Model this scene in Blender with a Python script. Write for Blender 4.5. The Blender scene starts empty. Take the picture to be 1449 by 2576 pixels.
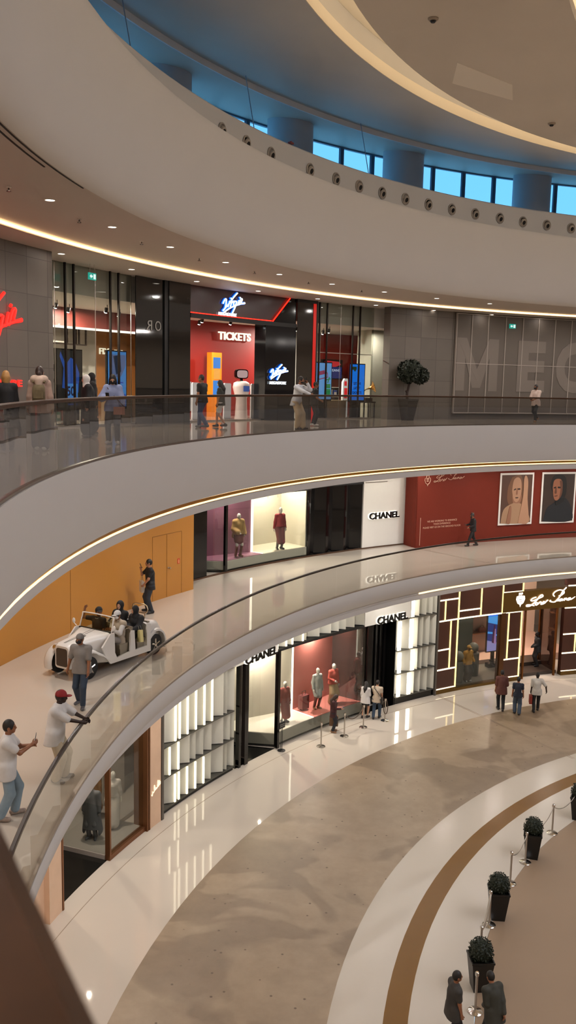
import bpy, math, random
import numpy as np
from mathutils import Matrix, Vector
random.seed(7)
D2R = math.pi / 180.0
COL = bpy.context.scene.collection
Z0, Z1, Z2 = 0.0, 6.558, 12.222          # ground, middle and upper gallery floors (metres)

# ------------------------------------------------------------------ materials
def lin(hexs):
    hexs = hexs.lstrip('#')
    out = []
    for i in (0, 2, 4):
        c = int(hexs[i:i+2], 16) / 255.0
        out.append(c / 12.92 if c <= 0.04045 else ((c + 0.055) / 1.055) ** 2.4)
    return (*out, 1.0)
MATS = {}
def M(name, col='#808080', rough=0.5, metal=0.0, noise=0.0, nscale=3.0, bump=0.0, spec=0.5, coat=0.0, emit=None, estr=0.0):
    if name in MATS: return MATS[name]
    m = bpy.data.materials.new(name); m.use_nodes = True
    nt = m.node_tree; b = nt.nodes['Principled BSDF']
    c = lin(col)
    b.inputs['Base Color'].default_value = c
    b.inputs['Roughness'].default_value = rough
    b.inputs['Metallic'].default_value = metal
    b.inputs['Specular IOR Level'].default_value = spec
    b.inputs['Coat Weight'].default_value = coat
    if noise > 0 or bump > 0:
        tc = nt.nodes.new('ShaderNodeTexCoord')
        n = nt.nodes.new('ShaderNodeTexNoise'); n.inputs['Scale'].default_value = nscale; n.inputs['Detail'].default_value = 5
        nt.links.new(tc.outputs['Object'], n.inputs['Vector'])
        if noise > 0:
            r = nt.nodes.new('ShaderNodeMix'); r.data_type = 'RGBA'
            r.inputs[6].default_value = tuple(x * (1 - noise) for x in c[:3]) + (1,)
            r.inputs[7].default_value = tuple(min(1, x * (1 + noise)) for x in c[:3]) + (1,)
            nt.links.new(n.outputs['Fac'], r.inputs[0]); nt.links.new(r.outputs[2], b.inputs['Base Color'])
        if bump > 0:
            bp = nt.nodes.new('ShaderNodeBump'); bp.inputs['Strength'].default_value = bump
            nt.links.new(n.outputs['Fac'], bp.inputs['Height']); nt.links.new(bp.outputs['Normal'], b.inputs['Normal'])
    if emit:
        b.inputs['Emission Color'].default_value = lin(emit); b.inputs['Emission Strength'].default_value = estr
    MATS[name] = m
    return m
def ME(name, col, s):
    return M(name, '#111111', 0.6, emit=col, estr=s)
def MG(name, tint='#ffffff', refl=1.0, ior=1.5):
    """thin sheet of clear glass: straight-through view plus fresnel mirror"""
    if name in MATS: return MATS[name]
    m = bpy.data.materials.new(name); m.use_nodes = True
    nt = m.node_tree; nt.nodes.clear()
    o = nt.nodes.new('ShaderNodeOutputMaterial'); mx = nt.nodes.new('ShaderNodeMixShader')
    t = nt.nodes.new('ShaderNodeBsdfTransparent'); t.inputs[0].default_value = lin(tint)
    g = nt.nodes.new('ShaderNodeBsdfGlossy'); g.inputs['Roughness'].default_value = 0.0
    f = nt.nodes.new('ShaderNodeLayerWeight'); f.inputs['Blend'].default_value = 0.5
    def mt(op, a, b):
        k = nt.nodes.new('ShaderNodeMath'); k.operation = op
        for i, x in enumerate((a, b)):
            if isinstance(x, float): k.inputs[i].default_value = x
            else: nt.links.new(x, k.inputs[i])
        return k.outputs[0]
    r0 = ((ior - 1) / (ior + 1)) ** 2                       # Schlick, the same from either side of the sheet
    fr = mt('ADD', mt('MULTIPLY', mt('POWER', f.outputs['Facing'], 5.0), 1.0 - r0), r0)
    k_ = nt.nodes.new('ShaderNodeMath'); k_.operation = 'MULTIPLY'; k_.use_clamp = True; k_.inputs[1].default_value = refl
    nt.links.new(fr, k_.inputs[0]); nt.links.new(k_.outputs[0], mx.inputs[0])
    nt.links.new(t.outputs[0], mx.inputs[1]); nt.links.new(g.outputs[0], mx.inputs[2])
    nt.links.new(mx.outputs[0], o.inputs[0])
    MATS[name] = m
    return m
def polar_nodes(nt):
    """angle (degrees), radius and height of the shading point around the atrium axis"""
    tc = nt.nodes.new('ShaderNodeTexCoord'); sp = nt.nodes.new('ShaderNodeSeparateXYZ')
    nt.links.new(tc.outputs['Object'], sp.inputs[0])
    at = nt.nodes.new('ShaderNodeMath'); at.operation = 'ARCTAN2'
    nt.links.new(sp.outputs['Y'], at.inputs[0]); nt.links.new(sp.outputs['X'], at.inputs[1])
    dg = nt.nodes.new('ShaderNodeMath'); dg.operation = 'MULTIPLY'; dg.inputs[1].default_value = 180 / math.pi
    nt.links.new(at.outputs[0], dg.inputs[0])
    return tc, sp, dg
def mth(nt, op, a, b=None):
    n = nt.nodes.new('ShaderNodeMath'); n.operation = op
    for i, x in enumerate((a, b)):
        if x is None: continue
        if isinstance(x, (int, float)): n.inputs[i].default_value = x
        else: nt.links.new(x, n.inputs[i])
    return n.outputs[0]
def tile_mat(name, col, joint, pitch_deg, t_off, pitch_z, z_off, rough=0.5, noise=0.12, jw=0.03, jz=0.012):
    m = M(name, col, rough, noise=noise, nscale=1.3)
    nt = m.node_tree; b = nt.nodes['Principled BSDF']
    tc, sp, dg = polar_nodes(nt)
    a = mth(nt, 'PINGPONG', mth(nt, 'ADD', dg.outputs[0], -t_off + 1000 * pitch_deg), pitch_deg / 2)
    z = mth(nt, 'PINGPONG', mth(nt, 'ADD', sp.outputs['Z'], -z_off + 100 * pitch_z), pitch_z / 2)
    j = mth(nt, 'MAXIMUM', mth(nt, 'LESS_THAN', a, jw), mth(nt, 'LESS_THAN', z, jz))
    mx = nt.nodes.new('ShaderNodeMix'); mx.data_type = 'RGBA'
    src = b.inputs['Base Color'].links[0].from_socket if b.inputs['Base Color'].links else None
    # every slab its own tone
    fa = mth(nt, 'FLOOR', mth(nt, 'DIVIDE', mth(nt, 'ADD', dg.outputs[0], -t_off + 1000 * pitch_deg), pitch_deg))
    fz = mth(nt, 'FLOOR', mth(nt, 'DIVIDE', mth(nt, 'ADD', sp.outputs['Z'], -z_off + 100 * pitch_z), pitch_z))
    cx = nt.nodes.new('ShaderNodeCombineXYZ'); nt.links.new(fa, cx.inputs[0]); nt.links.new(fz, cx.inputs[1])
    wn = nt.nodes.new('ShaderNodeTexWhiteNoise'); nt.links.new(cx.outputs[0], wn.inputs['Vector'])
    hs = nt.nodes.new('ShaderNodeHueSaturation'); nt.links.new(src, hs.inputs['Color'])
    nt.links.new(mth(nt, 'ADD', mth(nt, 'MULTIPLY', wn.outputs['Value'], 0.22), 0.89), hs.inputs['Value'])
    nt.links.new(hs.outputs[0], mx.inputs[6]); mx.inputs[7].default_value = lin(joint)
    nt.links.new(j, mx.inputs[0]); nt.links.new(mx.outputs[2], b.inputs['Base Color'])
    return m

# ------------------------------------------------------------------ geometry helpers
def P(R, t, z):
    return Vector((R * math.cos(t * D2R), R * math.sin(t * D2R), z))
def wall_frame(R, t, z):
    """frame on a curved wall seen from the atrium: x to the right, y up, z towards the atrium"""
    c, s = math.cos(t * D2R), math.sin(t * D2R)
    m = Matrix(((s, 0, -c, 0), (-c, 0, -s, 0), (0, 1, 0, 0), (0, 0, 0, 1)))
    m.translation = P(R, t, z)
    return m
def floor_frame(R, t, z):
    """frame on a gallery floor: x to the right (seen from the atrium), y away from it, z up"""
    c, s = math.cos(t * D2R), math.sin(t * D2R)
    m = Matrix(((s, c, 0, 0), (-c, s, 0, 0), (0, 0, 1, 0), (0, 0, 0, 1)))
    m.translation = P(R, t, z)
    return m
class MB:
    def __init__(s): s.v = []; s.f = []; s.mi = []; s.cur = 0
    def mat(s, i): s.cur = i; return s
    def add(s, vs, fs):
        o = len(s.v); s.v += [Vector(p) for p in vs]
        s.f += [tuple(i + o for i in f) for f in fs]; s.mi += [s.cur] * len(fs)
        return s
    def box(s, x0, x1, y0, y1, z0, z1, m=None):
        vs = [Vector((x, y, z)) for z in (z0, z1) for y in (y0, y1) for x in (x0, x1)]
        if m is not None: vs = [m @ p for p in vs]
        return s.add(vs, [(0, 2, 3, 1), (4, 5, 7, 6), (0, 1, 5, 4), (2, 6, 7, 3), (0, 4, 6, 2), (1, 3, 7, 5)])
    def arc(s, R0, R1, t0, t1, z0, z1, step=1.0):
        return s.prof([(R0, z0), (R1, z0), (R1, z1), (R0, z1)], t0, t1, True, step)
    def prof(s, pr, t0, t1, closed=False, step=1.0):
        n = max(1, int(math.ceil(abs(t1 - t0) / step))); k = len(pr); full = abs(abs(t1 - t0) - 360) < 1e-6
        vs = []
        for i in range(n if full else n + 1):
            t = t0 + (t1 - t0) * i / n
            vs += [P(r, t, z) for r, z in pr]
        fs = []; N = n if full else n + 1
        for i in range(n):
            a = i * k; b = ((i + 1) % N) * k
            for j in range(k if closed else k - 1):
                j2 = (j + 1) % k
                fs.append((a + j, b + j, b + j2, a + j2))
        if closed and not full:
            fs.append(tuple(range(k))); fs.append(tuple((N - 1) * k + j for j in reversed(range(k))))
        return s.add(vs, fs)
    def tube(s, pts, r, n=8, caps=True, m=None):
        pts = [Vector(p) for p in pts]
        if m is not None: pts = [m @ p for p in pts]
        rs = r if isinstance(r, (list, tuple)) else [r] * len(pts)
        vs = []; up = None
        for i, p in enumerate(pts):
            d = (pts[min(i + 1, len(pts) - 1)] - pts[max(i - 1, 0)])
            d = d.normalized() if d.length > 1e-9 else Vector((0, 0, 1))
            if up is None:
                up = Vector((0, 0, 1)) if abs(d.z) < 0.9 else Vector((1, 0, 0))
            x = d.cross(up)
            if x.length < 1e-6: x = d.orthogonal()
            x.normalize(); y = x.cross(d).normalized(); up = y
            vs += [p + (x * math.cos(a) + y * math.sin(a)) * rs[i] for a in [2 * math.pi * k / n for k in range(n)]]
        fs = []
        for i in range(len(pts) - 1):
            for k in range(n):
                k2 = (k + 1) % n
                fs.append((i * n + k, i * n + k2, (i + 1) * n + k2, (i + 1) * n + k))
        if caps:
            fs.append(tuple(reversed(range(n)))); fs.append(tuple((len(pts) - 1) * n + k for k in range(n)))
        return s.add(vs, fs)
    def lathe(s, pr, n=24, m=None):
        vs = []
        for r, z in pr:
            vs += [Vector((r * math.cos(2 * math.pi * k / n), r * math.sin(2 * math.pi * k / n), z)) for k in range(n)]
        if m is not None: vs = [m @ p for p in vs]
        fs = []
        for i in range(len(pr) - 1):
            for k in range(n):
                k2 = (k + 1) % n
                fs.append((i * n + k, i * n + k2, (i + 1) * n + k2, (i + 1) * n + k))
        fs.append(tuple(reversed(range(n)))); fs.append(tuple((len(pr) - 1) * n + k for k in range(n)))
        return s.add(vs, fs)
    def ell(s, c, r, nu=14, nv=9, m=None):
        vs = []; fs = []
        for j in range(nv + 1):
            ph = math.pi * j / nv
            for i in range(nu):
                a = 2 * math.pi * i / nu
                vs.append(Vector((c[0] + r[0] * math.sin(ph) * math.cos(a), c[1] + r[1] * math.sin(ph) * math.sin(a), c[2] + r[2] * math.cos(ph))))
        if m is not None: vs = [m @ p for p in vs]
        for j in range(nv):
            for i in range(nu):
                i2 = (i + 1) % nu
                fs.append((j * nu + i, (j + 1) * nu + i, (j + 1) * nu + i2, j * nu + i2))
        return s.add(vs, fs)
    def prism(s, pts, z0, z1, m=None):
        """polygon in x,y pulled from z0 to z1"""
        n = len(pts)
        if sum(pts[i][0] * pts[(i + 1) % n][1] - pts[(i + 1) % n][0] * pts[i][1] for i in range(n)) < 0: pts = pts[::-1]
        vs = [Vector((x, y, z0)) for x, y in pts] + [Vector((x, y, z1)) for x, y in pts]
        if m is not None: vs = [m @ p for p in vs]
        fs = [tuple(reversed(range(n))), tuple(range(n, 2 * n))]
        fs += [(i, (i + 1) % n, n + (i + 1) % n, n + i) for i in range(n)]
        return s.add(vs, fs)
    def loft(s, secs, caps=True, closed=True):
        n = len(secs[0]); vs = [p for sec in secs for p in sec]; fs = []
        for i in range(len(secs) - 1):
            for k in range(n if closed else n - 1):
                k2 = (k + 1) % n
                fs.append((i * n + k, i * n + k2, (i + 1) * n + k2, (i + 1) * n + k))
        if caps:
            fs.append(tuple(reversed(range(n)))); fs.append(tuple((len(secs) - 1) * n + k for k in range(n)))
        return s.add(vs, fs)
    def build(s, name, mats, parent=None, smooth=None, world=True):
        me = bpy.data.meshes.new(name)
        vs = s.v
        if parent is not None and world:
            im = RM[parent.name].inverted(); vs = [im @ p for p in vs]
        me.from_pydata([tuple(p) for p in vs], [], s.f); me.update()
        mats = mats if isinstance(mats, (list, tuple)) else [mats]
        for m in mats: me.materials.append(m)
        if len(mats) > 1: me.polygons.foreach_set('material_index', s.mi)
        if smooth is not None:
            me.polygons.foreach_set('use_smooth', [True] * len(me.polygons))
            if smooth < 179: me.set_sharp_from_angle(angle=smooth * D2R)
        o = bpy.data.objects.new(name, me); COL.objects.link(o)
        if parent is not None:
            o.parent = parent; RM[o.name] = RM[parent.name]
        else: RM[o.name] = Matrix.Identity(4)
        return o
RM = {}
def tag(o, label, cat, group=None):
    o['label'] = label; o['category'] = cat
    if group: o['group'] = group
    return o
def struct(o): o['kind'] = 'structure'; return o
def thing(name, label, cat, m=None, group=None):
    o = bpy.data.objects.new(name, None); COL.objects.link(o); o.empty_display_size = 0.2
    m = m if m is not None else Matrix.Identity(4)
    o.matrix_world = m; RM[o.name] = m.copy()
    return tag(o, label, cat, group)
def dup(root, m, label=None, group=None):
    r = root.copy(); COL.objects.link(r); r.matrix_world = m; RM[r.name] = m.copy()
    if label: r['label'] = label
    if group: r['group'] = group
    for ch in list(root.children):
        c = ch.copy(); COL.objects.link(c); c.parent = r
        for g in list(ch.children):
            d = g.copy(); COL.objects.link(d); d.parent = c
    return r
def flat_obj(name, mb, mats, m, label, cat, group=None, smooth=None):
    """a thing that is one mesh, its origin on frame m"""
    im = m.inverted(); mb.v = [im @ p for p in mb.v]
    o = mb.build(name, mats, None, smooth)
    o.matrix_world = m; RM[o.name] = m.copy()
    return tag(o, label, cat, group)
ORD = ['first','second','third','fourth','fifth','sixth','seventh','eighth','ninth','tenth','eleventh','twelfth','thirteenth','fourteenth','fifteenth','sixteenth','seventeenth','eighteenth','nineteenth','twentieth']

_tcache = {}
def text_verts(s, bold=0.0, shear=0.0):
    key = (s, bold, shear)
    if key not in _tcache:
        cu = bpy.data.curves.new('lettering', 'FONT'); cu.body = s; cu.size = 1; cu.offset = bold; cu.shear = shear
        cu.extrude = 0.5; cu.resolution_u = 4
        ob = bpy.data.objects.new('lettering', cu)
        me = ob.to_mesh()
        vs = [v.co.copy() for v in me.vertices]; fs = [tuple(p.vertices) for p in me.polygons]
        ob.to_mesh_clear(); bpy.data.objects.remove(ob); bpy.data.curves.remove(cu)
        _tcache[key] = (vs, fs)
    return _tcache[key]
def text(mb, s, m, x0, x1, y0, y1, z0, z1, bold=0.0, shear=0.0):
    """letters fitted into the rectangle x0..x1, y0..y1 and pulled from z0 to z1 in frame m"""
    vs, fs = text_verts(s, bold, shear)
    ax, bx = min(v.x for v in vs), max(v.x for v in vs); ay, by = min(v.y for v in vs), max(v.y for v in vs)
    q = [m @ Vector((x0 + (v.x - ax) / (bx - ax) * (x1 - x0), y0 + (v.y - ay) / (by - ay) * (y1 - y0), z1 if v.z > 0 else z0)) for v in vs]
    return mb.add(q, fs)
def strokes(mb, lines, m, x0, x1, y0, y1, r, z=0.03, n=6):
    for ln in lines:
        mb.tube([(x0 + px * (x1 - x0), y0 + py * (y1 - y0), z) for px, py in ln], r, n, m=m)
    return mb
def wrap(mb, m, R, t):
    """bend a flat layout in wall frame m onto the curved wall of radius R"""
    im = m.inverted(); out = []
    for v in mb.v:
        q = im @ v; out.append(P(R - q.z, t - q.x / R / D2R, v.z))
    mb.v = out
    return mb
def sm(pts, k=4):
    """Catmull-Rom through the points"""
    out = []
    for i in range(len(pts) - 1):
        p0 = pts[max(i - 1, 0)]; p1 = pts[i]; p2 = pts[i + 1]; p3 = pts[min(i + 2, len(pts) - 1)]
        for j in range(k):
            t = j / k
            out.append(tuple(0.5 * (2 * b + (c - a) * t + (2 * a - 5 * b + 4 * c - d) * t * t + (3 * b - a - 3 * c + d) * t ** 3) for a, b, c, d in zip(p0, p1, p2, p3)))
    out.append(tuple(pts[-1]))
    return out

# ------------------------------------------------------------------ figures
def _sd(prim, X, Y, Z):
    k = prim[0]
    if k == 'c':
        a, b, ra, rb = prim[1:5]
        bx, by, bz = b[0] - a[0], b[1] - a[1], b[2] - a[2]
        L = bx * bx + by * by + bz * bz + 1e-12
        px, py, pz = X - a[0], Y - a[1], Z - a[2]
        h = np.clip((px * bx + py * by + pz * bz) / L, 0, 1)
        return np.sqrt((px - h * bx) ** 2 + (py - h * by) ** 2 + (pz - h * bz) ** 2) - (ra + (rb - ra) * h)
    c, r = prim[1], prim[2]
    px, py, pz = (X - c[0]) / r[0], (Y - c[1]) / r[1], (Z - c[2]) / r[2]
    k0 = np.sqrt(px * px + py * py + pz * pz)
    k1 = np.sqrt((px / r[0]) ** 2 + (py / r[1]) ** 2 + (pz / r[2]) ** 2) + 1e-9
    return k0 * (k0 - 1) / k1
def _bb(prim):
    if prim[0] == 'c':
        a, b, ra, rb = prim[1:5]; r = max(ra, rb)
        return np.minimum(a, b) - r, np.maximum(a, b) + r
    return np.array(prim[1]) - np.array(prim[2]), np.array(prim[1]) + np.array(prim[2])
def sdf_mesh(prims, vox=0.018, k=0.03, sub=(), cutlow=None):
    """smooth union of cones and ellipsoids -> quads (surface nets)"""
    lo = np.min([_bb(p)[0] for p in prims], axis=0) - 2.5 * vox; hi = np.max([_bb(p)[1] for p in prims], axis=0) + 2.5 * vox
    n = np.ceil((hi - lo) / vox).astype(int) + 1
    ax = [lo[i] + vox * np.arange(n[i]) for i in range(3)]
    F = np.full(n, 0.5, dtype=np.float64); mg = k + 2 * vox
    for p in prims:
        a, b = _bb(p)
        i0 = np.maximum(((a - mg - lo) / vox).astype(int), 0); i1 = np.minimum(((b + mg - lo) / vox).astype(int) + 2, n)
        sl = tuple(slice(i0[i], i1[i]) for i in range(3))
        d = _sd(p, ax[0][sl[0]][:, None, None], ax[1][sl[1]][None, :, None], ax[2][sl[2]][None, None, :])
        g = F[sl]; h = np.maximum(k - np.abs(g - d), 0) / k
        F[sl] = np.minimum(g, d) - h * h * k * 0.25
    for p in sub:
        d = _sd(p, ax[0][:, None, None], ax[1][None, :, None], ax[2][None, None, :]); F = np.maximum(F, -d)
    if cutlow is not None:                               # flat hem, cut only inside the trunk's own column
        zc, pc, rc, wx = cutlow
        near = (np.abs(ax[0][:, None, None] - pc[0]) < wx) & (np.abs(ax[1][None, :, None] - pc[1]) < rc)
        F = np.where(near, np.maximum(F, zc - ax[2][None, None, :]), F)
    S = F < 0
    c = tuple(slice(0, m - 1) for m in n)
    cnt = np.zeros(n - 1); acc = np.zeros((3, *(n - 1)))
    offs = [(i, j, l) for i in (0, 1) for j in (0, 1) for l in (0, 1)]
    def corner(A, o): return A[o[0]:A.shape[0] - 1 + o[0], o[1]:A.shape[1] - 1 + o[1], o[2]:A.shape[2] - 1 + o[2]]
    for o in offs:
        for d in range(3):
            if o[d]: continue
            o2 = list(o); o2[d] = 1
            f0, f1 = corner(F, o), corner(F, o2); m = (f0 < 0) != (f1 < 0)
            t = np.where(m, f0 / np.where(m, f0 - f1, 1), 0)
            cnt += m
            for e in range(3): acc[e] += m * ((t if e == d else 0) + (o[e] if e != d else 0))
    act = cnt > 0
    idx = -np.ones(n - 1, dtype=int); idx[act] = np.arange(act.sum())
    g = np.argwhere(act)
    V = lo + vox * (g + (acc[:, act] / cnt[act]).T)
    Fc = []
    for d in range(3):
        u, w = [(1, 2), (2, 0), (0, 1)][d]
        s0 = [slice(1, -1)] * 3; s1 = [slice(1, -1)] * 3
        s0[d] = slice(0, -1); s1[d] = slice(1, None)
        A, B = S[tuple(s0)], S[tuple(s1)]
        for flip, mk in ((False, A & ~B), (True, ~A & B)):
            q = np.argwhere(mk)
            if len(q) == 0: continue
            base = q.copy(); base[:, u] += 1; base[:, w] += 1
            def cell(du, dw):
                z = base.copy(); z[:, u] += du; z[:, w] += dw
                return idx[z[:, 0], z[:, 1], z[:, 2]]
            quad = np.stack([cell(-1, -1), cell(0, -1), cell(0, 0), cell(-1, 0)], 1)
            if flip: quad = quad[:, ::-1]
            Fc.append(quad)
    Fc = np.concatenate(Fc) if Fc else np.zeros((0, 4), int)
    Fc = Fc[(Fc >= 0).all(1)]
    return V, Fc
def ik(S, T, l1, l2, pole):
    S, T, pole = Vector(S), Vector(T), Vector(pole)
    u = T - S; d = min(u.length, 0.999 * (l1 + l2)); u.normalize()
    a = (l1 * l1 - l2 * l2 + d * d) / (2 * d); h = math.sqrt(max(l1 * l1 - a * a, 0))
    p = pole - u * pole.dot(u); p.normalize()
    return S + u * a + p * h, S + u * d
SKIN = dict(light='#c08f73', mid='#8f5d40', tan='#a9765a', dark='#2e1c15')
def figure(name, label, R, t, z, az, h=1.65, wear=(), skin='mid', pose=None, vox=0.018, cat='person', group=None, female=False, m=None, mann=None):
    """one standing, walking or sitting figure. Local axes: x to its right, y forward, z up."""
    ps = pose or {}
    s = h / 1.75
    if m is None:
        m = Matrix.Translation(P(R, t, z + 0.014)) @ Matrix.Rotation((az - 90) * D2R, 4, 'Z')
    root = thing(name, label, cat, m, group)
    V3 = lambda *a: Vector(a)
    pel = V3(*ps.get('pel', (0, 0, 0.93))); ln = ps.get('lean', 0.03); sd = ps.get('side', 0.0)
    td = V3(sd, math.sin(ln), math.cos(ln)).normalized()
    sw = 0.155 if female else 0.182
    chest = pel + td * 0.36; nb = pel + td * 0.53
    hy, hp = ps.get('head', (0, 0))                       # head yaw and nod, degrees
    hm = Matrix.Rotation(-hy * D2R, 4, 'Z') @ Matrix.Rotation(-hp * D2R, 4, 'X')
    hc = nb + td * 0.05 + (hm @ V3(0, 0.035, 0.125))
    def hp_(x, y, q): return tuple(hc + (hm @ V3(x, y, q)))
    tw = Matrix.Rotation(ps.get('twist', 0) * D2R, 4, 'Z')
    sh = {1: nb + (tw @ V3(sw, 0, -0.055)), -1: nb + (tw @ V3(-sw, 0, -0.055))}
    hip = {1: pel + V3(0.088, 0, -0.03), -1: pel + V3(-0.088, 0, -0.03)}
    el, wr, kn, an, toe, heel = {}, {}, {}, {}, {}, {}
    for q, k in ((1, 'R'), (-1, 'L')):
        ht = V3(*ps.get('hand' + k, (q * 0.25, 0.06, 0.83)))
        el[q], wr[q] = ik(sh[q], ht, 0.285, 0.25, ps.get('elbow' + k, (q * 0.35, -1, -0.2)))
        ft = V3(*ps.get('foot' + k, (q * 0.1, 0, 0.085)))
        kn[q], an[q] = ik(hip[q], ft, 0.43, 0.425, ps.get('knee' + k, (q * 0.12, 1, 0.15)))
        fd = V3(*ps.get('toe' + k, (q * 0.25, 1, 0))).normalized()
        heel[q] = an[q] + V3(0, 0, -0.045) - fd * 0.045; toe[q] = an[q] + V3(0, 0, -0.055) + fd * 0.15
    T = tuple
    E = lambda c, r: ('e', T(c), r)
    C = lambda a, b, ra, rb: ('c', np.array(a), np.array(b), ra, rb)
    bl = ps.get('belly', 0.0)
    up = [C(pel + V3(0, 0, 0.02), chest, 0.118 + bl, 0.13), C(sh[1], sh[-1], 0.062, 0.062), C(chest, nb - td * 0.05, 0.13, 0.085)]
    for q in (1, -1): up.append(C(chest + V3(q * 0.06, 0.01, 0), sh[q] * 0.75 + chest * 0.25, 0.105, 0.07))
    hips = [C(hip[1], hip[-1], 0.112, 0.112)]
    body = up + hips + [C(nb - td * 0.04, hc, 0.056, 0.05), E(hc, (0.075, 0.095, 0.115)), C(hp_(0, 0.035, -0.055), hp_(0, 0.055, -0.075), 0.055, 0.042)]
    if not mann:
        body += [C(hp_(0, 0.088, 0.01), hp_(0, 0.108, -0.026), 0.012, 0.016)]
        for q in (1, -1): body.append(E(hp_(q * 0.076, -0.008, -0.012), (0.014, 0.022, 0.032)))
    for q in (1, -1):
        body += [C(sh[q], el[q], 0.05, 0.041), C(el[q], wr[q], 0.041, 0.028)]
        body += [C(hip[q], kn[q], 0.084, 0.055), C(kn[q], an[q], 0.054, 0.038), C(heel[q], toe[q], 0.04, 0.03)]
    hd, pn, sdv = {}, {}, {}
    for q, k in ((1, 'R'), (-1, 'L')):
        hd[q] = V3(*ps['hdir' + k]).normalized() if 'hdir' + k in ps else (wr[q] - el[q]).normalized()
        n0 = V3(*ps.get('palm' + k, (-q, 0.15, 0))); n0 = n0 - hd[q] * n0.dot(hd[q]); n0.normalize()
        pn[q] = n0; sdv[q] = hd[q].cross(n0).normalized() * q
        for w in (-0.022, 0.0, 0.022): body.append(C(wr[q] + hd[q] * 0.01, wr[q] + hd[q] * 0.08 + sdv[q] * w, 0.02, 0.017))
    def mesh(nm, prims, mat, vx=vox, kk=0.03, sub=(), cut=None, extra=None, parent=root):
        V, Fc = sdf_mesh(prims, vx, kk, sub, cut)
        mb = MB(); mb.add([Vector(v) for v in V], [tuple(int(i) for i in f) for f in Fc])
        mats = [mat]
        if extra: mats += extra(mb)
        for v in mb.v: v *= s
        return mb.build(nm, mats, parent, 180, world=False)
    sk = M('skin ' + skin, SKIN[skin], 0.5) if not mann else M('mannequin ' + mann, mann, 0.35)
    def extra(mb):
        cu = ps.get('curl', 0.6)
        for q in (1, -1):
            b = wr[q] + hd[q] * 0.085
            for i, (w, L) in enumerate(((-0.027, 0.066), (-0.009, 0.078), (0.009, 0.073), (0.027, 0.056))):
                w = -w
                d1 = (hd[q] * math.cos(cu * 0.5) + pn[q] * math.sin(cu * 0.5)); d2 = (hd[q] * math.cos(cu * 1.5) + pn[q] * math.sin(cu * 1.5))
                p0 = b + sdv[q] * w - hd[q] * 0.012; p1 = p0 + d1 * L * 0.55; p2 = p1 + d2 * L * 0.55
                mb.tube([p0, p1, p2], [0.0095, 0.009, 0.007], 6)
            p0 = wr[q] + hd[q] * 0.03 + sdv[q] * 0.028
            mb.tube([p0, p0 + sdv[q] * 0.022 + hd[q] * 0.028 + pn[q] * 0.01, p0 + sdv[q] * 0.026 + hd[q] * 0.058 + pn[q] * 0.025], [0.012, 0.011, 0.008], 6)
        if mann: return []
        mb.mat(1)
        for q in (1, -1): mb.ell(hp_(q * 0.031, 0.083, 0.004), (0.014, 0.01, 0.008), 8, 5)
        mb.mat(2); mb.ell(hp_(0, 0.094, -0.056), (0.024, 0.009, 0.007), 8, 5); mb.mat(0)
        return [M('eye', '#15100d', 0.2), M('lips', '#6d3a32', 0.5)]
    mesh('body', body, sk, vox * (0.85 if vox > 0.013 else 1), 0.028, extra=extra)
    I = lambda prims, d: [(p[0], p[1], p[2], p[3] + d, p[4] + d) if p[0] == 'c' else ('e', p[1], tuple(r + d for r in p[2])) for p in prims]
    mid = lambda a, b, f: a + (b - a) * f
    sv = vox
    for w in wear:
        kind, mat = w[0], w[1]; opt = w[2] if len(w) > 2 else {}
        if kind in ('t_shirt', 'shirt', 'jacket', 'vest', 'blouse'):
            d = opt.get('d', {'t_shirt': 0.014, 'shirt': 0.016, 'jacket': 0.03, 'vest': 0.03, 'blouse': 0.022}[kind])
            lo = opt.get('hem', -0.09); fl = opt.get('flare', 0.135) - 0.005 + d + bl * 0.7
            hb = pel + td * (lo - 0.06)
            pr = I(up, d) + [C(hb, chest, fl, 0.135 + d)] + [C(pel + td * 0.02 + V3(q * 0.085, 0, 0), hb + V3(q * 0.085, 0, 0), 0.112 + d + bl * 0.5, fl) for q in (1, -1)]
            zc_ = (pel + td * lo).z
            slv = opt.get('sleeve', {'t_shirt': 0.62, 'shirt': 1.95, 'jacket': 1.95, 'vest': 0, 'blouse': 1.5}[kind])
            for q in (1, -1):
                if slv <= 0: continue
                wd = opt.get('wide', 0.0)
                pr.append(C(sh[q], mid(sh[q], el[q], min(slv, 1)), 0.055 + d, 0.05 + d + wd))
                if slv > 1: pr.append(C(el[q], mid(el[q], wr[q], slv - 1), 0.044 + d + wd, 0.034 + d + wd))
            mesh(opt.get('name', kind), [p_ for p_ in pr], mat, sv, 0.03, cut=(zc_, pel, 0.42, 0.31 if slv <= 1 else 0.235))
        elif kind in ('trousers', 'shorts', 'leggings'):
            d = opt.get('d', 0.018 if kind != 'leggings' else 0.006); wd = opt.get('wide', 0.0)
            pr = I(hips, d) + [C(pel + V3(0, 0, 0.06), pel, 0.118 + d + bl * 0.6, 0.12 + d)]
            for q in (1, -1):
                if kind == 'shorts': pr.append(C(hip[q], mid(hip[q], kn[q], opt.get('len', 0.85)), 0.09 + d, 0.078 + d + wd))
                else:
                    pr += [C(hip[q], kn[q], 0.086 + d, 0.06 + d + wd), C(kn[q], mid(kn[q], an[q], opt.get('len', 0.96)), 0.06 + d + wd, 0.048 + d + wd)]
            mesh(opt.get('name', kind), pr, mat, sv, 0.025)
        elif kind == 'skirt':
            km = (kn[1] + kn[-1]) / 2; L = opt.get('len', 0.9)
            b = mid(pel, km, L)
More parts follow.
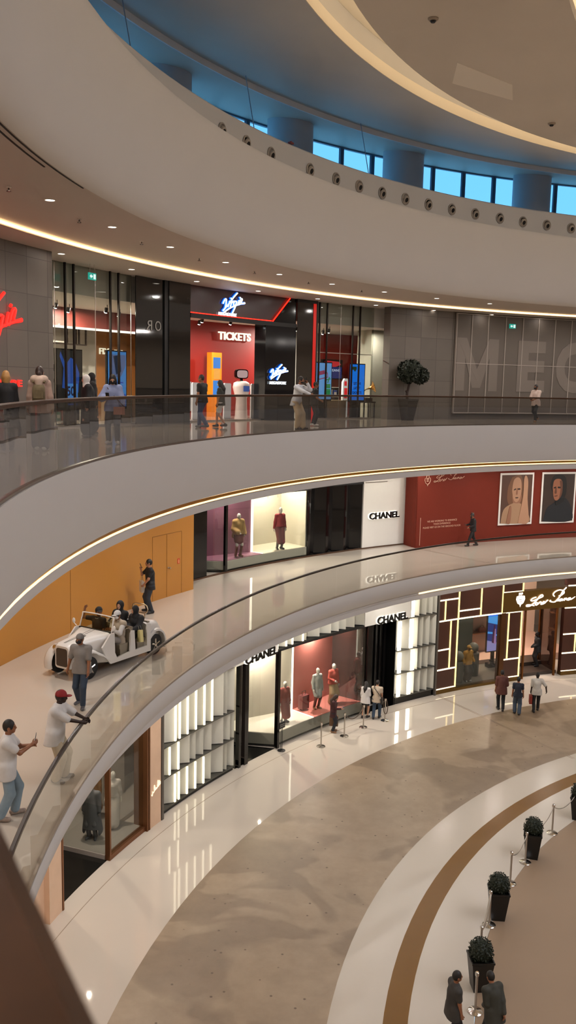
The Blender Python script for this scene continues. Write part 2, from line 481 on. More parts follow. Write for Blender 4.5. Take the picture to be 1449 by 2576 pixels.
            fl = opt.get('flare', 0.16); mesh('skirt', [C(pel + V3(q * 0.05, 0, 0.07), pel + V3(q * 0.085, 0, -0.03), 0.11, 0.135) for q in (1, -1)] + [C(pel + V3(q * 0.085, 0, -0.03), b + V3(q * 0.05, 0, 0), 0.135, fl * 0.9) for q in (1, -1)], mat, sv, 0.03)
        elif kind == 'robe':
            pr = I(up, 0.035)
            for q in (1, -1):
                pr += [C(sh[q], el[q], 0.085, 0.085), C(el[q], mid(el[q], wr[q], 0.97), 0.085, 0.075)]
            if ps.get('sit'):
                for q in (1, -1): pr += [C(hip[q], kn[q], 0.15, 0.12), C(kn[q], an[q] + V3(0, 0, 0.0), 0.12, 0.12)]
                pr.append(C(mid(kn[1], kn[-1], 0.5), mid(an[1], an[-1], 0.5), 0.13, 0.13))
            else:
                am = (an[1] + an[-1]) / 2; lowp = V3(am.x, am.y, 0.24)
                pr += [C(chest, pel, 0.17, 0.205), C(pel, lowp, 0.205, 0.23)]
            mesh('abaya', pr, mat, sv, 0.05)
        elif kind == 'headscarf':
            pr = [E(hp_(0, -0.012, 0.012), (0.095, 0.115, 0.13)), C(hp_(0, 0.01, -0.1), nb + V3(0, 0.02, -0.02), 0.085, 0.12), C(nb + V3(0.08, 0.03, -0.06), nb + V3(-0.08, 0.03, -0.06), 0.09, 0.09)]
            mesh('headscarf', pr, mat, sv * 0.85, 0.04, sub=[E(hp_(0, 0.125, -0.012), (0.062, 0.085, 0.082))] if not opt.get('closed') else ())
        elif kind == 'hair':
            st = opt.get('style', 'short')
            pr = [E(hp_(0, -0.012, 0.014), (0.086, 0.104, 0.12))]
            if st == 'long':
                pr += [C(hp_(0, -0.05, -0.02), nb + V3(0, -0.1, -0.02), 0.085, 0.09), C(nb + V3(0, -0.1, -0.02), nb + V3(0, -0.115, -0.2), 0.085, 0.06)]
                for q in (1, -1): pr.append(C(hp_(q * 0.065, -0.01, -0.02), T(nb + V3(q * 0.085, 0.0, -0.03)), 0.035, 0.035))
            if st == 'bob':
                pr += [C(hp_(0, -0.05, -0.03), hp_(0, -0.05, -0.12), 0.085, 0.075)]
                for q in (1, -1): pr.append(C(hp_(q * 0.07, 0, -0.02), hp_(q * 0.068, 0, -0.11), 0.03, 0.03))
            if st == 'bun': pr.append(E(hp_(0, -0.12, -0.04), (0.05, 0.05, 0.06)))
            if st == 'tuft': pr += [E(hp_(0, 0.05, 0.085), (0.07, 0.06, 0.05)), E(hp_(-0.045, 0.06, 0.07), (0.045, 0.05, 0.045))]
            mesh('hair', pr, mat, sv * 0.8, 0.03, sub=[E(hp_(0, 0.125, -0.045), (0.078, 0.085, 0.1))] + ([] if st != 'short' else [E(hp_(0, 0.03, -0.15), (0.2, 0.2, 0.095))]))
        elif kind == 'cap':
            o = mesh('cap', [E(hp_(0, -0.006, 0.03), (0.092, 0.11, 0.105))], mat, sv * 0.8, 0.02, sub=[E(hp_(0, 0.02, -0.17), (0.3, 0.3, 0.19))])
            by = -1 if opt.get('back') else 1
            mesh('brim', [E(hp_(0, by * 0.125, 0.03), (0.07, 0.075, 0.012))], opt.get('brim', mat), sv * 0.6, 0.02, parent=o)
        elif kind == 'face_mask':
            mesh('face_mask', [E(hp_(0, 0.052, -0.046), (0.072, 0.07, 0.062))], mat, sv * 0.7, 0.02)
        elif kind == 'beard':
            mesh('beard', [E(hp_(0, 0.045, -0.07), (0.066, 0.058, 0.045))], mat, sv * 0.7, 0.02)
        elif kind == 'hood':
            mesh('hood', [C(nb + V3(0.1, -0.07, 0.03), nb + V3(-0.1, -0.07, 0.03), 0.085, 0.085), C(nb + V3(0, -0.12, 0.0), nb + V3(0, -0.15, -0.14), 0.10, 0.06)] + [C(nb + V3(q * 0.11, -0.05, 0.01), nb + V3(q * 0.07, 0.08, -0.02), 0.07, 0.045) for q in (1, -1)], mat, sv, 0.03)
        elif kind == 'shoe':
            for q in (1, -1):
                pr = [C(heel[q], toe[q], 0.05, 0.04), C(an[q], heel[q] + V3(0, 0, 0.01), 0.046, 0.05)]
                if opt.get('boot'): pr.append(C(mid(kn[q], an[q], 0.15), an[q], 0.068, 0.055))
                mesh('shoe' if not opt.get('boot') else 'boot', pr, mat, sv * 0.8, 0.02)
        elif kind == 'trim_neck':
            mb = MB(); c0 = nb + V3(0, 0.012, 0.01)
            mb.tube([c0 + V3(0.075 * math.cos(a), 0.075 * math.sin(a), -0.03 * math.sin(a)) for a in [2 * math.pi * i / 20 for i in range(21)]], 0.014, 6)
            for v in mb.v: v *= s
            mb.build('collar', mat, root, 180, world=False)
    root['_'] = 0; del root['_']
    wm = RM[root.name]
    W = lambda p: wm @ (Vector(p) * s)
    return root, dict(hand={q: W(wr[q] + hd[q] * 0.09 + pn[q] * 0.02) for q in (1, -1)}, wrist={q: W(wr[q]) for q in (1, -1)}, neck=W(nb), chest=W(chest), pel=W(pel), m=wm, s=s, elbow={q: W(el[q]) for q in (1, -1)})
def phone(at, m, label, tilt=60):
    f = Matrix.Translation(at) @ m.to_3x3().to_4x4() @ Matrix.Rotation(tilt * D2R, 4, 'X')
    mb = MB().box(-0.038, 0.038, -0.008, 0.0, -0.075, 0.075).mat(1).box(-0.034, 0.034, -0.0095, -0.008, -0.07, 0.07)
    mb.v = [f @ v for v in mb.v]
    return flat_obj('phone', mb, [M('phone case', '#101012', 0.3), ME('phone screen', '#6f86b8', 0.35)], f, label, 'phone')
# ------------------------------------------------------------------ common materials
white = M('white plaster', '#dbd7d3', 0.55, noise=0.02, nscale=0.6)
fascia_m = M('fascia paint', '#cecccb', 0.5, noise=0.02, nscale=0.8)
soffit_m = M('soffit paint', '#c4b9b0', 0.6, noise=0.02, nscale=0.7)
ceil_m = M('upper ceiling', '#cbc5bb', 0.6, noise=0.10, nscale=0.35)
disc_m = M('brown ceiling disc', '#d8cdbe', 0.55, noise=0.14, nscale=0.25)
cream_m = M('cove cream', '#f0e3cb', 0.6)
plain_wall = M('far wall', '#b7a795', 0.6)
steel = M('brushed steel', '#b9b3ac', 0.28, metal=1.0)
chrome = M('chrome', '#d8d4ce', 0.12, metal=1.0)
dark_metal = M('dark bronze metal', '#2a211b', 0.35, metal=0.6)
black_gloss = M('black gloss', '#0a0a0b', 0.08)
black_mat = M('black matt', '#0d0d0d', 0.5)
wood = M('dark handrail wood', '#3e2511', 0.5, noise=0.6, nscale=11, spec=0.2)
gold = M('gold metal', '#b98a3c', 0.28, metal=1.0)
warm = ME('warm cove light', '#ffcf92', 3.4)
warm2 = ME('warm strip light', '#ffd7a0', 3.0)
white_led = ME('white strip light', '#fff3dc', 5.0)
glass = MG('clear glass', '#f4f6f3', 1.0)
rail_glass = MG('balustrade glass', '#efefeb', 1.5)
rail_glass2 = MG('grey balustrade glass', '#c6c4c2', 1.6)
shop_glass = MG('shop glass', '#e9ebe8', 1.2)
dark_glass = MG('smoked glass', '#4a4a48', 2.0)

# ------------------------------------------------------------------ floors and slabs
def concrete():
    m = M('raw concrete', '#8a7059', 0.42, noise=0.0)
    nt = m.node_tree; b = nt.nodes['Principled BSDF']; tc = nt.nodes.new('ShaderNodeTexCoord')
    def nz(sc, det, rough=0.55, dist=0.0):
        n = nt.nodes.new('ShaderNodeTexNoise'); n.inputs['Scale'].default_value = sc; n.inputs['Detail'].default_value = det
        n.inputs['Roughness'].default_value = rough; n.inputs['Distortion'].default_value = dist
        nt.links.new(tc.outputs['Object'], n.inputs['Vector']); return n.outputs['Fac']
    def ramp(f, a, b_, lo=(0, 0, 0, 1), hi=(1, 1, 1, 1)):
        r = nt.nodes.new('ShaderNodeValToRGB'); r.color_ramp.elements[0].position = a; r.color_ramp.elements[1].position = b_
        r.color_ramp.elements[0].color = lo; r.color_ramp.elements[1].color = hi
        nt.links.new(f, r.inputs[0]); return r.outputs[0]
    big = ramp(nz(0.32, 3, 0.5, 0.6), 0.46, 0.50)          # old damp stains with crisp edges
    mid = ramp(nz(1.3, 6, 0.65), 0.3, 0.75)
    sp = nt.nodes.new('ShaderNodeTexVoronoi'); sp.inputs['Scale'].default_value = 2.6; nt.links.new(tc.outputs['Object'], sp.inputs['Vector'])
    dots = ramp(sp.outputs['Distance'], 0.05, 0.11)
    def mixc(f, c0, c1):
        x = nt.nodes.new('ShaderNodeMix'); x.data_type = 'RGBA'
        nt.links.new(f, x.inputs[0]) if not isinstance(f, float) else None
        for i, c in ((6, c0), (7, c1)):
            if isinstance(c, str): x.inputs[i].default_value = lin(c)
            else: nt.links.new(c, x.inputs[i])
        return x.outputs[2]
    light = mixc(mid, '#8d7861', '#a28d74'); dk = mixc(mid, '#7a6752', '#8c7760')
    c = mixc(big, dk, light)
    c = mixc(dots, '#5d4937', c)
    nt.links.new(c, b.inputs['Base Color'])
    return m
conc = concrete()
cream_floor = M('cream polished stone', '#c9beb1', 0.025, noise=0.05, nscale=0.5, coat=0.3)
ring_floor = M('pale stone ring', '#bdb3a5', 0.25, noise=0.04, nscale=0.6)
brown_floor = M('brown stone ring', '#75521f', 0.3, noise=0.10, nscale=1.2, spec=0.2)
tan_floor = M('tan carpet', '#8f7861', 0.6, noise=0.08, nscale=0.5)
taupe_floor = tile_mat('taupe polished stone', '#a3988a', '#80766a', 4.0, 0.0, 1.2, 0.0, 0.08, 0.05, 0.01, 0.0)

struct(MB().arc(0.02, 18.98, 0, 360, -0.3, 0.0, 4).build('floor', tan_floor, smooth=30))
struct(MB().arc(18.98, 20.386, 0, 360, -0.3, 0.0, 2).build('floor', ring_floor, smooth=30))
struct(MB().arc(20.386, 20.919, 0, 360, -0.3, 0.0, 2).build('floor', brown_floor, smooth=30))
struct(MB().arc(20.919, 22.095, 0, 360, -0.3, 0.0, 2).build('floor', ring_floor, smooth=30))
struct(MB().arc(22.095, 26.718, 0, 360, -0.3, 0.0, 2).build('floor', conc, smooth=30))
struct(MB().arc(26.718, 40.0, 0, 360, -0.3, 0.0, 2).build('floor', cream_floor, smooth=30))
dj = M('floor joint', '#8c7a66', 0.4)
struct(MB().arc(29.07, 29.09, 104, 186, 0.0, 0.002, 1).build('trim', dj))
mb = MB()
for off in (0.0, 0.09):                                   # expansion joint, two metal lines across the ground floor
    a, b = P(29.6, 122.8, 0.0), P(22.0, 123.25, 0.0); d = (b - a).normalized(); n = Vector((-d.y, d.x, 0))
    p = a + n * off
    mb.add([p, p + d * 7.8, p + d * 7.8 + n * 0.025, p + n * 0.025, p + Vector((0, 0, .003)), p + d * 7.8 + Vector((0, 0, .003)), p + d * 7.8 + n * 0.025 + Vector((0, 0, .003)), p + n * 0.025 + Vector((0, 0, .003))], [(4, 5, 6, 7), (0, 1, 5, 4), (1, 2, 6, 5), (2, 3, 7, 6), (3, 0, 4, 7)])
struct(mb.build('trim', M('joint strip', '#a08f7c', 0.3, metal=0.7)))

# middle gallery slab and floor; fascia profile drops to a lit reveal and an inner lip
OUT = 38.6
mid_prof = [(26.36, Z1 - 0.004), (26.34, 6.40), (26.38, 6.20), (26.48, 6.0), (26.62, 5.86), (26.74, 5.86), (26.74, 5.74), (26.80, 5.72), (26.83, 5.50), (OUT, 5.50), (OUT, Z1 - 0.004)]
struct(MB().prof(mid_prof, 0, 360, True, 1.5).build('floor_slab', fascia_m, smooth=25))
struct(MB().arc(26.40, OUT, 0, 360, Z1 - 0.003, Z1, 2).build('floor', cream_floor, smooth=30))
up_prof = [(26.24, Z2 - 0.004), (26.22, 11.95), (26.25, 11.6), (26.31, 11.2), (26.38, 10.95), (26.46, 10.73), (26.60, 10.73), (26.60, 10.54), (26.63, 10.52), (26.65, 10.33), (OUT, 10.33), (OUT, Z2 - 0.004)]
struct(MB().prof(up_prof, 0, 360, True, 1.5).build('floor_slab', fascia_m, smooth=25))
struct(MB().arc(26.30, OUT, 0, 360, Z2 - 0.003, Z2, 2).build('floor', taupe_floor, smooth=30))
jl = MB()
a, b = P(30.6, 123.9, Z1), P(26.4, 123.05, Z1); d = (b - a).normalized(); n = Vector((-d.y, d.x, 0))
for off in (0, 0.08):
    p = a + n * off; jl.add([p + Vector((0, 0, .003)), p + d * 4.2 + Vector((0, 0, .003)), p + d * 4.2 + n * .02 + Vector((0, 0, .003)), p + n * .02 + Vector((0, 0, .003))], [(0, 1, 2, 3)])
struct(jl.build('trim', dj))

# gold reveal with light line under the upper gallery edge, warm line under the middle one
o = thing('cove_light', 'gold lined light groove running under the edge of the upper gallery', 'light')
MB().arc(26.575, 26.598, 95, 215, 10.56, 10.72, 1.5).build('gold_lining', gold, o, 30)
MB().arc(26.565, 26.575, 95, 215, 10.57, 10.612, 1.5).build('light_strip', warm, o, 30)
MB().arc(26.570, 26.576, 95, 215, 10.695, 10.712, 1.5).build('light_strip', warm2, o, 30)
o = thing('cove_light', 'single warm light line under the middle gallery edge above the brown shopfront', 'light')
MB().arc(26.715, 26.737, 95, 131.5, 5.745, 5.80, 1.5).build('light_strip', warm2, o, 30)

# ------------------------------------------------------------------ balustrades
def rail_r(t, r0):
    if t < 188: return r0
    f = min(1.0, (t - 188) / 14.0); f = f * f * (3 - 2 * f)
    return r0 + 0.123 * f
def balustrade(label, r0, zf, seam0, pitch, t0, t1, gm, rm, base_m, dyn, hw=0.04):
    o = thing('glass_balustrade', label, 'balustrade')
    k0 = math.ceil((t0 - seam0) / pitch)
    ts = [seam0 + pitch * k for k in range(k0, int((t1 - seam0) / pitch) + 1)]
    for a, b in zip(ts[:-1], ts[1:]):
        g = 0.012
        mb = MB(); n = 4; vs = []
        for i in range(n + 1):
            t = a + g + (b - a - 2 * g) * i / n; r = rail_r(t, r0) if dyn else r0
            vs += [P(r, t, zf - 0.10), P(r, t, zf + 1.06)]
        mb.add(vs, [(2 * i, 2 * i + 1, 2 * i + 3, 2 * i + 2) for i in range(n)])
        mb.build('glass_panel', gm, o, 180)
    sec = [(-hw, 1.06), (-hw * 0.95, 1.095), (-hw * 0.6, 1.108), (hw * 0.6, 1.108), (hw * 0.95, 1.095), (hw, 1.06), (hw * 0.6, 1.046), (-hw * 0.6, 1.046)]
    secs = []; t = t0
    while t <= t1 + 1e-6:
        r = rail_r(t, r0) if dyn else r0
        secs.append([P(r + dx, t, zf + dz) for dx, dz in sec]); t += 0.5 if t > 195 else 1.0
    MB().loft(secs).build('handrail', rm, o, 40)
    MB().arc(r0 - 0.035, r0 + 0.035, t0, min(t1, 190), zf - 0.005, zf + 0.035, 1.0).build('base_channel', base_m, o, 30)
    return o
balustrade('grey glass balustrade with brown handrail along the upper gallery edge', 26.30, Z2, 127.57, 4.04, 99, 222, rail_glass2, wood, M('rail shoe', '#6e655e', 0.3, metal=0.8), True)
balustrade('clear glass balustrade with thin dark handrail along the middle gallery edge', 26.40, Z1, 114.82, 4.053, 99, 192, rail_glass, M('dark bronze rail', '#2e2118', 0.35, metal=0.3), M('rail shoe light', '#a89b8c', 0.35, metal=0.6), False, 0.035)

# ------------------------------------------------------------------ upper gallery ceiling, bulkhead, clerestory, roof
bulk = [(26.85, 17.07), (26.72, 17.10), (26.58, 17.22), (26.46, 17.45), (26.36, 17.85), (26.30, 18.4), (26.28, 19.0), (26.28, 19.5), (26.29, 19.68), (26.33, 19.74), (26.60, 19.72), (26.95, 19.66), (27.40, 19.66), (27.40, 20.82), (27.44, 20.86), (27.8, 20.86), (33.3, 20.70), (33.3, 17.6), (27.2, 17.6)]
struct(MB().prof(bulk, 0, 360, True, 1.5).build('ceiling_bulkhead', white, smooth=32))
struct(MB().prof([(26.84, 17.07), (30.10, 17.07), (30.10, 17.30), (26.84, 17.30)], 0, 360, True, 1.5).build('ceiling', soffit_m, smooth=30))
struct(MB().prof([(30.06, 16.975), (OUT, 16.975), (OUT, 17.30), (30.10, 17.30), (30.10, 17.07), (30.06, 17.06)], 0, 360, True, 1.5).build('ceiling', soffit_m, smooth=30))
o = thing('cove_light', 'long warm glowing cove line curving along the upper gallery ceiling', 'light')
MB().arc(30.02, 30.058, 95, 185, 17.00, 17.052, 1.5).build('light_strip', ME('ceiling cove light', '#ffce92', 7.0), o, 30)
slot = MB()
for r0, ta, tb in ((26.86, 172.8, 184), (26.98, 176.2, 184)):
    slot.arc(r0, r0 + 0.03, ta, tb, 17.06, 17.069, 1)
tag(slot.build('air_slot', M('slot black', '#0c0a09', 0.7)), 'pair of thin black air slots curving along the ceiling edge at far left', 'vent')

rim_m = M('nozzle rim', '#a59a8f', 0.45); noz_m = M('nozzle cup', '#b6a99a', 0.5); hole_m = M('nozzle hole', '#15110e', 0.7)
noz_pr = None
nz = [154.9, 152.1, 149.25, 144.7, 141.63, 138.91, 136.18, 133.45, 130.74, 127.99, 125.26, 122.41, 119.77, 117.07, 114.35, 111.6]
for i, t in enumerate(nz):
    m = wall_frame(27.393, t, 20.32)
    lab = 'round air nozzle in the rim band below the high windows, %s from the left' % ORD[i]
    if noz_pr is None:
        noz_pr = thing('air_nozzle', lab, 'vent', m, 'air nozzles in the rim band')
        MB().lathe([(0.21, 0.0), (0.21, 0.025), (0.17, 0.035), (0.15, 0.01), (0.15, 0.0)], 28).build('rim', rim_m, noz_pr, 40, world=False)
        MB().lathe([(0.15, 0.0), (0.13, 0.05), (0.085, 0.06), (0.085, 0.03)], 24, Matrix.Translation((0.02, -0.02, 0)) @ Matrix.Rotation(0.35, 4, 'X')).build('cup', noz_m, noz_pr, 40, world=False)
        MB().lathe([(0.084, 0.035), (0.084, 0.055)], 20, Matrix.Translation((0.02, -0.02, 0)) @ Matrix.Rotation(0.35, 4, 'X')).build('throat', hole_m, noz_pr, 40, world=False)
    else: dup(noz_pr, m, lab)

# clerestory windows: frames between round columns
frame_m = M('window frame', '#6d7f93', 0.4, metal=0.3)
wcen = 108.1; wi = 1
wt = [108.1 + 3.03 * k for k in range(-2, 21)]
colt = [137.0, 125.5, 112.3, 100.2, 149.0, 161.0]
for a, b in zip(wt[:-1], wt[1:]):
    fr = MB().arc(32.94, 33.06, a - 0.16, a + 0.16, 20.70, 23.5, 1).arc(32.94, 33.06, b - 0.16, b + 0.16, 20.70, 23.5, 1).arc(32.94, 33.06, a, b, 23.42, 23.56, 1).arc(32.94, 33.06, a, b, 20.70, 20.80, 1)
    w = struct(fr.build('window_%d' % wi, frame_m, smooth=30)); wi += 1
    MB().arc(32.985, 32.99, a + 0.16, b - 0.16, 20.8, 23.42, 1.6).build('pane', MG('window glass', '#d7ecf6', 1.0), w, 30)
struct(MB().arc(32.94, 33.06, 0, wt[0], 20.70, 23.56, 3).build('wall_upper', M('blue grey wall', '#7e8894', 0.6), smooth=30))
struct(MB().arc(32.94, 33.06, wt[-1], 360, 20.70, 23.56, 3).build('wall_upper', M('blue grey wall', '#7e8894', 0.6), smooth=30))
col_m = M('round column paint', '#b4b9c2', 0.5)
for i, t in enumerate(sorted(colt, reverse=True)):
    c = P(31.5, t, 0); mb = MB().lathe([(0.86, 20.70), (0.86, 23.6)], 36, Matrix.Translation((c.x, c.y, 0)))
    struct(mb.build('column', col_m, smooth=40))
roof = [(24.0, 22.13), (29.70, 23.26), (29.70, 23.06), (33.08, 23.50), (33.3, 23.56), (33.3, 24.4), (24.0, 24.4)]
struct(MB().prof(roof, 0, 360, True, 1.5).build('ceiling', ceil_m, smooth=20))
struct(MB().arc(29.66, 29.705, 0, 360, 23.06, 23.262, 1.5).build('trim', M('step edge daylight tone', '#e9ebf0', 0.5), smooth=30))  # paler colour on the step face stands in for daylight from the windows
struct(MB().prof([(24.0, 22.13), (23.98, 22.13), (23.98, 22.45), (24.0, 22.45)], 0, 360, True, 1.5).build('trim', cream_m, smooth=20))
struct(MB().arc(0.02, 24.0, 0, 360, 22.95, 23.1, 3).build('ceiling', cream_m, smooth=20))
struct(MB().prof([(18.4, 21.88), (22.8, 21.88), (22.8, 22.10), (22.6, 22.16), (18.6, 22.16), (18.4, 22.10)], 0, 360, True, 1.5).build('ceiling', disc_m, smooth=30))
o = thing('cove_light', 'wide glowing cove ring around the brown ceiling disc', 'light')
MB().arc(22.50, 22.72, 0, 360, 22.165, 22.20, 3).build('light_strip', ME('ring cove light', '#ffecd2', 9.0), o, 30)
MB().arc(18.50, 18.68, 0, 360, 22.165, 22.20, 3).build('light_strip', ME('ring cove light', '#ffecd2', 9.0), o, 30)
mb = MB()
q = [P(21.6, 150.1, 21.874), P(20.95, 143.9, 21.874), P(21.5, 140.5, 21.874), P(22.3, 146.4, 21.874)]
mb.add(q + [p + Vector((0, 0, 0.02)) for p in q], [(3, 2, 1, 0), (4, 5, 6, 7), (0, 1, 5, 4), (1, 2, 6, 5), (2, 3, 7, 6), (3, 0, 4, 7)])
tag(mb.build('ceiling_patch', M('hatch paint', '#f2e8d8', 0.5)), 'pale four sided patch on the brown ceiling disc', 'patch')  # four-sided patch, paler than the disc around it
for i, (R, t) in enumerate(((21.35, 157.87), (21.70, 133.15))):
    m = Matrix.Translation(P(R, t, 21.88))
    d = thing('smoke_detector', 'small dark %s detector on the brown ceiling disc' % ('upper left' if i == 0 else 'lower right'), 'detector', m)
    MB().lathe([(0.12, 0), (0.12, -0.02), (0.09, -0.05)], 20).build('base', M('detector ring', '#a99a88', 0.5), d, 40, world=False)
    MB().lathe([(0.07, -0.05), (0.05, -0.09)], 16).build('sensor', black_mat, d, 40, world=False)
cab = M('steel cable', '#8ea0b4', 0.4, metal=0.3)
def at_ray_cable(R0, t0, z0, R1, t1, z1, label):
    return tag(MB().tube([P(R0, t0, z0), P(R1, t1, z1)], 0.016, 6).build('hanging_cable', cab), label, 'cable')
# downlights
dl_ring = M('downlight ring', '#e8e2da', 0.4); dl_e = ME('downlight lens', '#fff4e6', 9.0)
dl_pr = None; lampdata = {}
def area(name, m, sx, sy, power, col, shape='RECTANGLE', parent=None, spread=None):
    ld = bpy.data.lights.new(name, 'AREA'); ld.shape = shape; ld.size = sx
    if shape in ('RECTANGLE', 'ELLIPSE'): ld.size_y = sy
    ld.energy = power; ld.color = lin(col)[:3]
    if spread: ld.spread = spread * D2R
    o = bpy.data.objects.new(name, ld); COL.objects.link(o); o.matrix_world = m
    return o
K = dict(fill=5600, g2=70, g1=54, g0=54)
def row(R, t0, n, z, lab, pw):
    global dl_pr
    for i in range(n):
        t = t0 - 6.1 * i
        m = floor_frame(R, t, z) @ Matrix.Rotation(math.pi, 4, 'X')
        L = 'round white downlight in the ceiling row %s, %s from the left' % (lab, ORD[i])
        if dl_pr is None:
            dl_pr = thing('downlight', L, 'ceiling light', m, 'downlights ' + lab)
            MB().lathe([(0.115, 0.0), (0.115, 0.012), (0.095, 0.016), (0.09, 0.006)], 24).build('ring', dl_ring, dl_pr, 40, world=False)
            MB().lathe([(0.09, 0.0), (0.09, 0.009)], 20).build('lens', dl_e, dl_pr, 40, world=False)
        else: dup(dl_pr, m, L, 'downlights ' + lab)
row(27.93, 170.75, 9, 17.07, 'nearest the void', 40)
row(31.15, 158.9, 8, 16.975, 'nearest the shops', 40)
spk = None
for i, (x, y) in enumerate(((28.25, 173.0), (28.25, 166.6), (28.25, 160.4), (28.25, 154.3), (28.25, 148.2), (28.25, 142.1), (28.25, 136.0))):
    m = floor_frame(x, y, 17.07) @ Matrix.Rotation(math.pi, 4, 'X')
    lab = 'tiny dark sprinkler head on the upper gallery ceiling, %s from the left' % ORD[i]
    if spk is None:
        spk = thing('sprinkler', lab, 'sprinkler', m, 'ceiling sprinklers')
        MB().lathe([(0.05, 0), (0.04, 0.012)], 14).build('plate', dl_ring, spk, 40, world=False)
        MB().lathe([(0.014, 0.01), (0.014, 0.06), (0.045, 0.065), (0.045, 0.075)], 12).build('head', M('sprinkler metal', '#4a3f37', 0.4, metal=0.7), spk, 40, world=False)
    else: dup(spk, m, lab)

# outer shells (they close the building behind the shops and behind the viewer)
struct(MB().arc(OUT - 0.2, OUT, 0, 360, Z0, 17.3, 3).build('wall_outer', plain_wall, smooth=30))
for nm, za, zb in (('wall_ground', Z0, 5.5), ('wall_middle', Z1, 10.33), ('wall_upper_gallery', Z2, 16.975)):
    struct(MB().arc(32.0, 32.2, 190, 455, za, zb, 3).build(nm, plain_wall, smooth=30))
# cables in front of the high windows
at_ray_cable(29.2, 159.0, 23.14, 29.2, 157.3, 20.86, 'thin cable hanging from the ceiling step, leftmost of three')
at_ray_cable(29.2, 146.8, 23.14, 29.2, 145.3, 20.86, 'thin cable hanging in front of the small high windows, middle of three')
at_ray_cable(29.2, 134.5, 23.14, 29.2, 133.1, 20.86, 'thin cable hanging in front of the windows with a view of roofs, rightmost of three')

rm_ = wall_frame(27.42, 146.9, 20.87)
flat_obj('alarm_light', MB().box(-.09, .09, 0, .05, -.05, .05, rm_).ell((0, .06, 0), (.05, .03, .04), 10, 6, rm_), M('alarm red', '#7c1e1c', .4), rm_, 'tiny red alarm light on the ledge below the high windows', 'alarm')
# ================================================================== GROUND FLOOR FRONTS
peach = M('peach marble', '#d9b79b', 0.25, noise=0.10, nscale=2.5)
copper = M('copper frame', '#86593a', 0.35, metal=0.7)
panel_white = M('louver panel', '#d9d7cb', 0.35)
chanel_wall = M('satin white wall', '#e2dfd8', 0.25, noise=0.02)
cream_wall = M('cream display wall', '#ddd5c6', 0.5)
coral = M('coral plaster', '#c8796e', 0.55, noise=0.10, nscale=2.0)
plat_m = M('display plinth grey', '#b9b2aa', 0.35)
shelf_m = M('dark shelf', '#4a4740', 0.5)
slat_led = ME('louver glow', '#fff2d0', 3.2)
wide_led = ME('wide louver light', '#fff3dc', 7.5)
black_marble = M('black marble floor', '#1b1916', 0.15, noise=0.5, nscale=1.6)
def plane_wall(mb, R0, t0, R1, t1, z0, z1, th=0.05):
    """upright slab between two plan points"""
    a, b = P(R0, t0, 0), P(R1, t1, 0); d = (b - a).normalized(); n = Vector((-d.y, d.x, 0)) * th / 2
    q = [a + n, b + n, b - n, a - n]
    return mb.add([p + Vector((0, 0, z0)) for p in q] + [p + Vector((0, 0, z1)) for p in q], [(3, 2, 1, 0), (4, 5, 6, 7), (0, 1, 5, 4), (1, 2, 6, 5), (2, 3, 7, 6), (3, 0, 4, 7)])
def plan(mb, pts, z0, z1):
    return mb.prism([(P(r, t, 0).x, P(r, t, 0).y) for r, t in pts], z0, z1)

# --- boutique with peach pillars at lower left
o = thing('shop_front', 'copper framed boutique front with peach marble pillars and an open doorway, ground floor far left', 'shopfront', wall_frame(29.65, 159.4, 0))
for a, b in ((154.3, 155.5), (164.5, 165.7)):
    MB().arc(29.5, 29.95, a, b, 0, 5.48, 0.4).build('pillar', peach, o, 30)
fr = MB()
for t in (155.55, 155.75, 164.42): fr.arc(29.48, 29.97, t - 0.06, t + 0.06, 0, 5.48, 0.4)
fr.arc(29.56, 29.72, 159.36, 159.5, 0, 5.48, 0.4).arc(29.56, 29.74, 155.8, 159.4, 0, 0.14, 0.6)
fr.build('frame', copper, o, 30)
MB().arc(29.48, 29.97, 154.03, 154.25, 0, 5.48, 0.4).build('edge_post', M('grey post', '#6b6660', 0.35, metal=0.6), o, 30)
MB().arc(29.63, 29.645, 155.82, 159.36, 0.14, 5.48, 0.8).build('glass_pane', shop_glass, o, 30)
MB().arc(29.74, 32.4, 155.75, 159.5, 0.0, 0.14, 0.8).arc(30.5, 32.4, 148.7, 155.75, 0.0, 0.14, 0.8).build('display_floor', M('grey display floor', '#a59c94', 0.3), o, 30)
bk = MB(); plane_wall(bk, 32.4, 148.6, 32.4, 160.0, 0, 5.48); plane_wall(bk, 30.5, 148.7, 32.4, 148.7, 0, 5.48)
bk.build('back_panel', M('grey brown panel', '#7d7269', 0.3), o, 30)
sg_ = MB(); plane_wall(sg_, 29.74, 159.46, 32.3, 159.46, 0.15, 5.4, 0.012); sg_.build('side_pane', shop_glass, o)
# pale arched niche behind the white dress
am = wall_frame(31.5, 153.8, 0.14)
ar = [(-0.55, 0), (-0.55, 2.2)] + [(-0.55 * math.cos(a), 2.2 + 0.85 * math.sin(a)) for a in [math.pi * k / 14 for k in range(1, 14)]] + [(0.55, 2.2), (0.55, 0)]
MB().prism(ar, -0.06, 0.0, am).build('niche', M('pale niche', '#b7ada4', 0.5), o, 30)
sg = MB(); sgm = wall_frame(29.49, 154.9, 1.05)
strokes(sg, [sm([(0, .1), (.06, 0), (.12, .2), (.10, .35)]), sm([(.18, .2), (.3, .3), (.36, .65), (.3, .8), (.3, .4), (.42, .35), (.5, .5), (.55, .35)]), sm([(.55, .4), (.66, .5), (.72, 1), (.68, .9), (.7, .5), (.8, .55), (.88, .95), (.84, .8), (.86, .55), (1, .65)]), [(.62, .62), (.98, .78)]], sgm, -0.24, 0.26, 0, 0.36, 0.016, 0.012)
flat_obj('wall_sign', sg, M('sign ivory', '#f3e6cf', 0.4, emit='#ffeed0', estr=0.9), sgm, 'small ivory cursive sign on the peach pillar', 'sign', smooth=60)
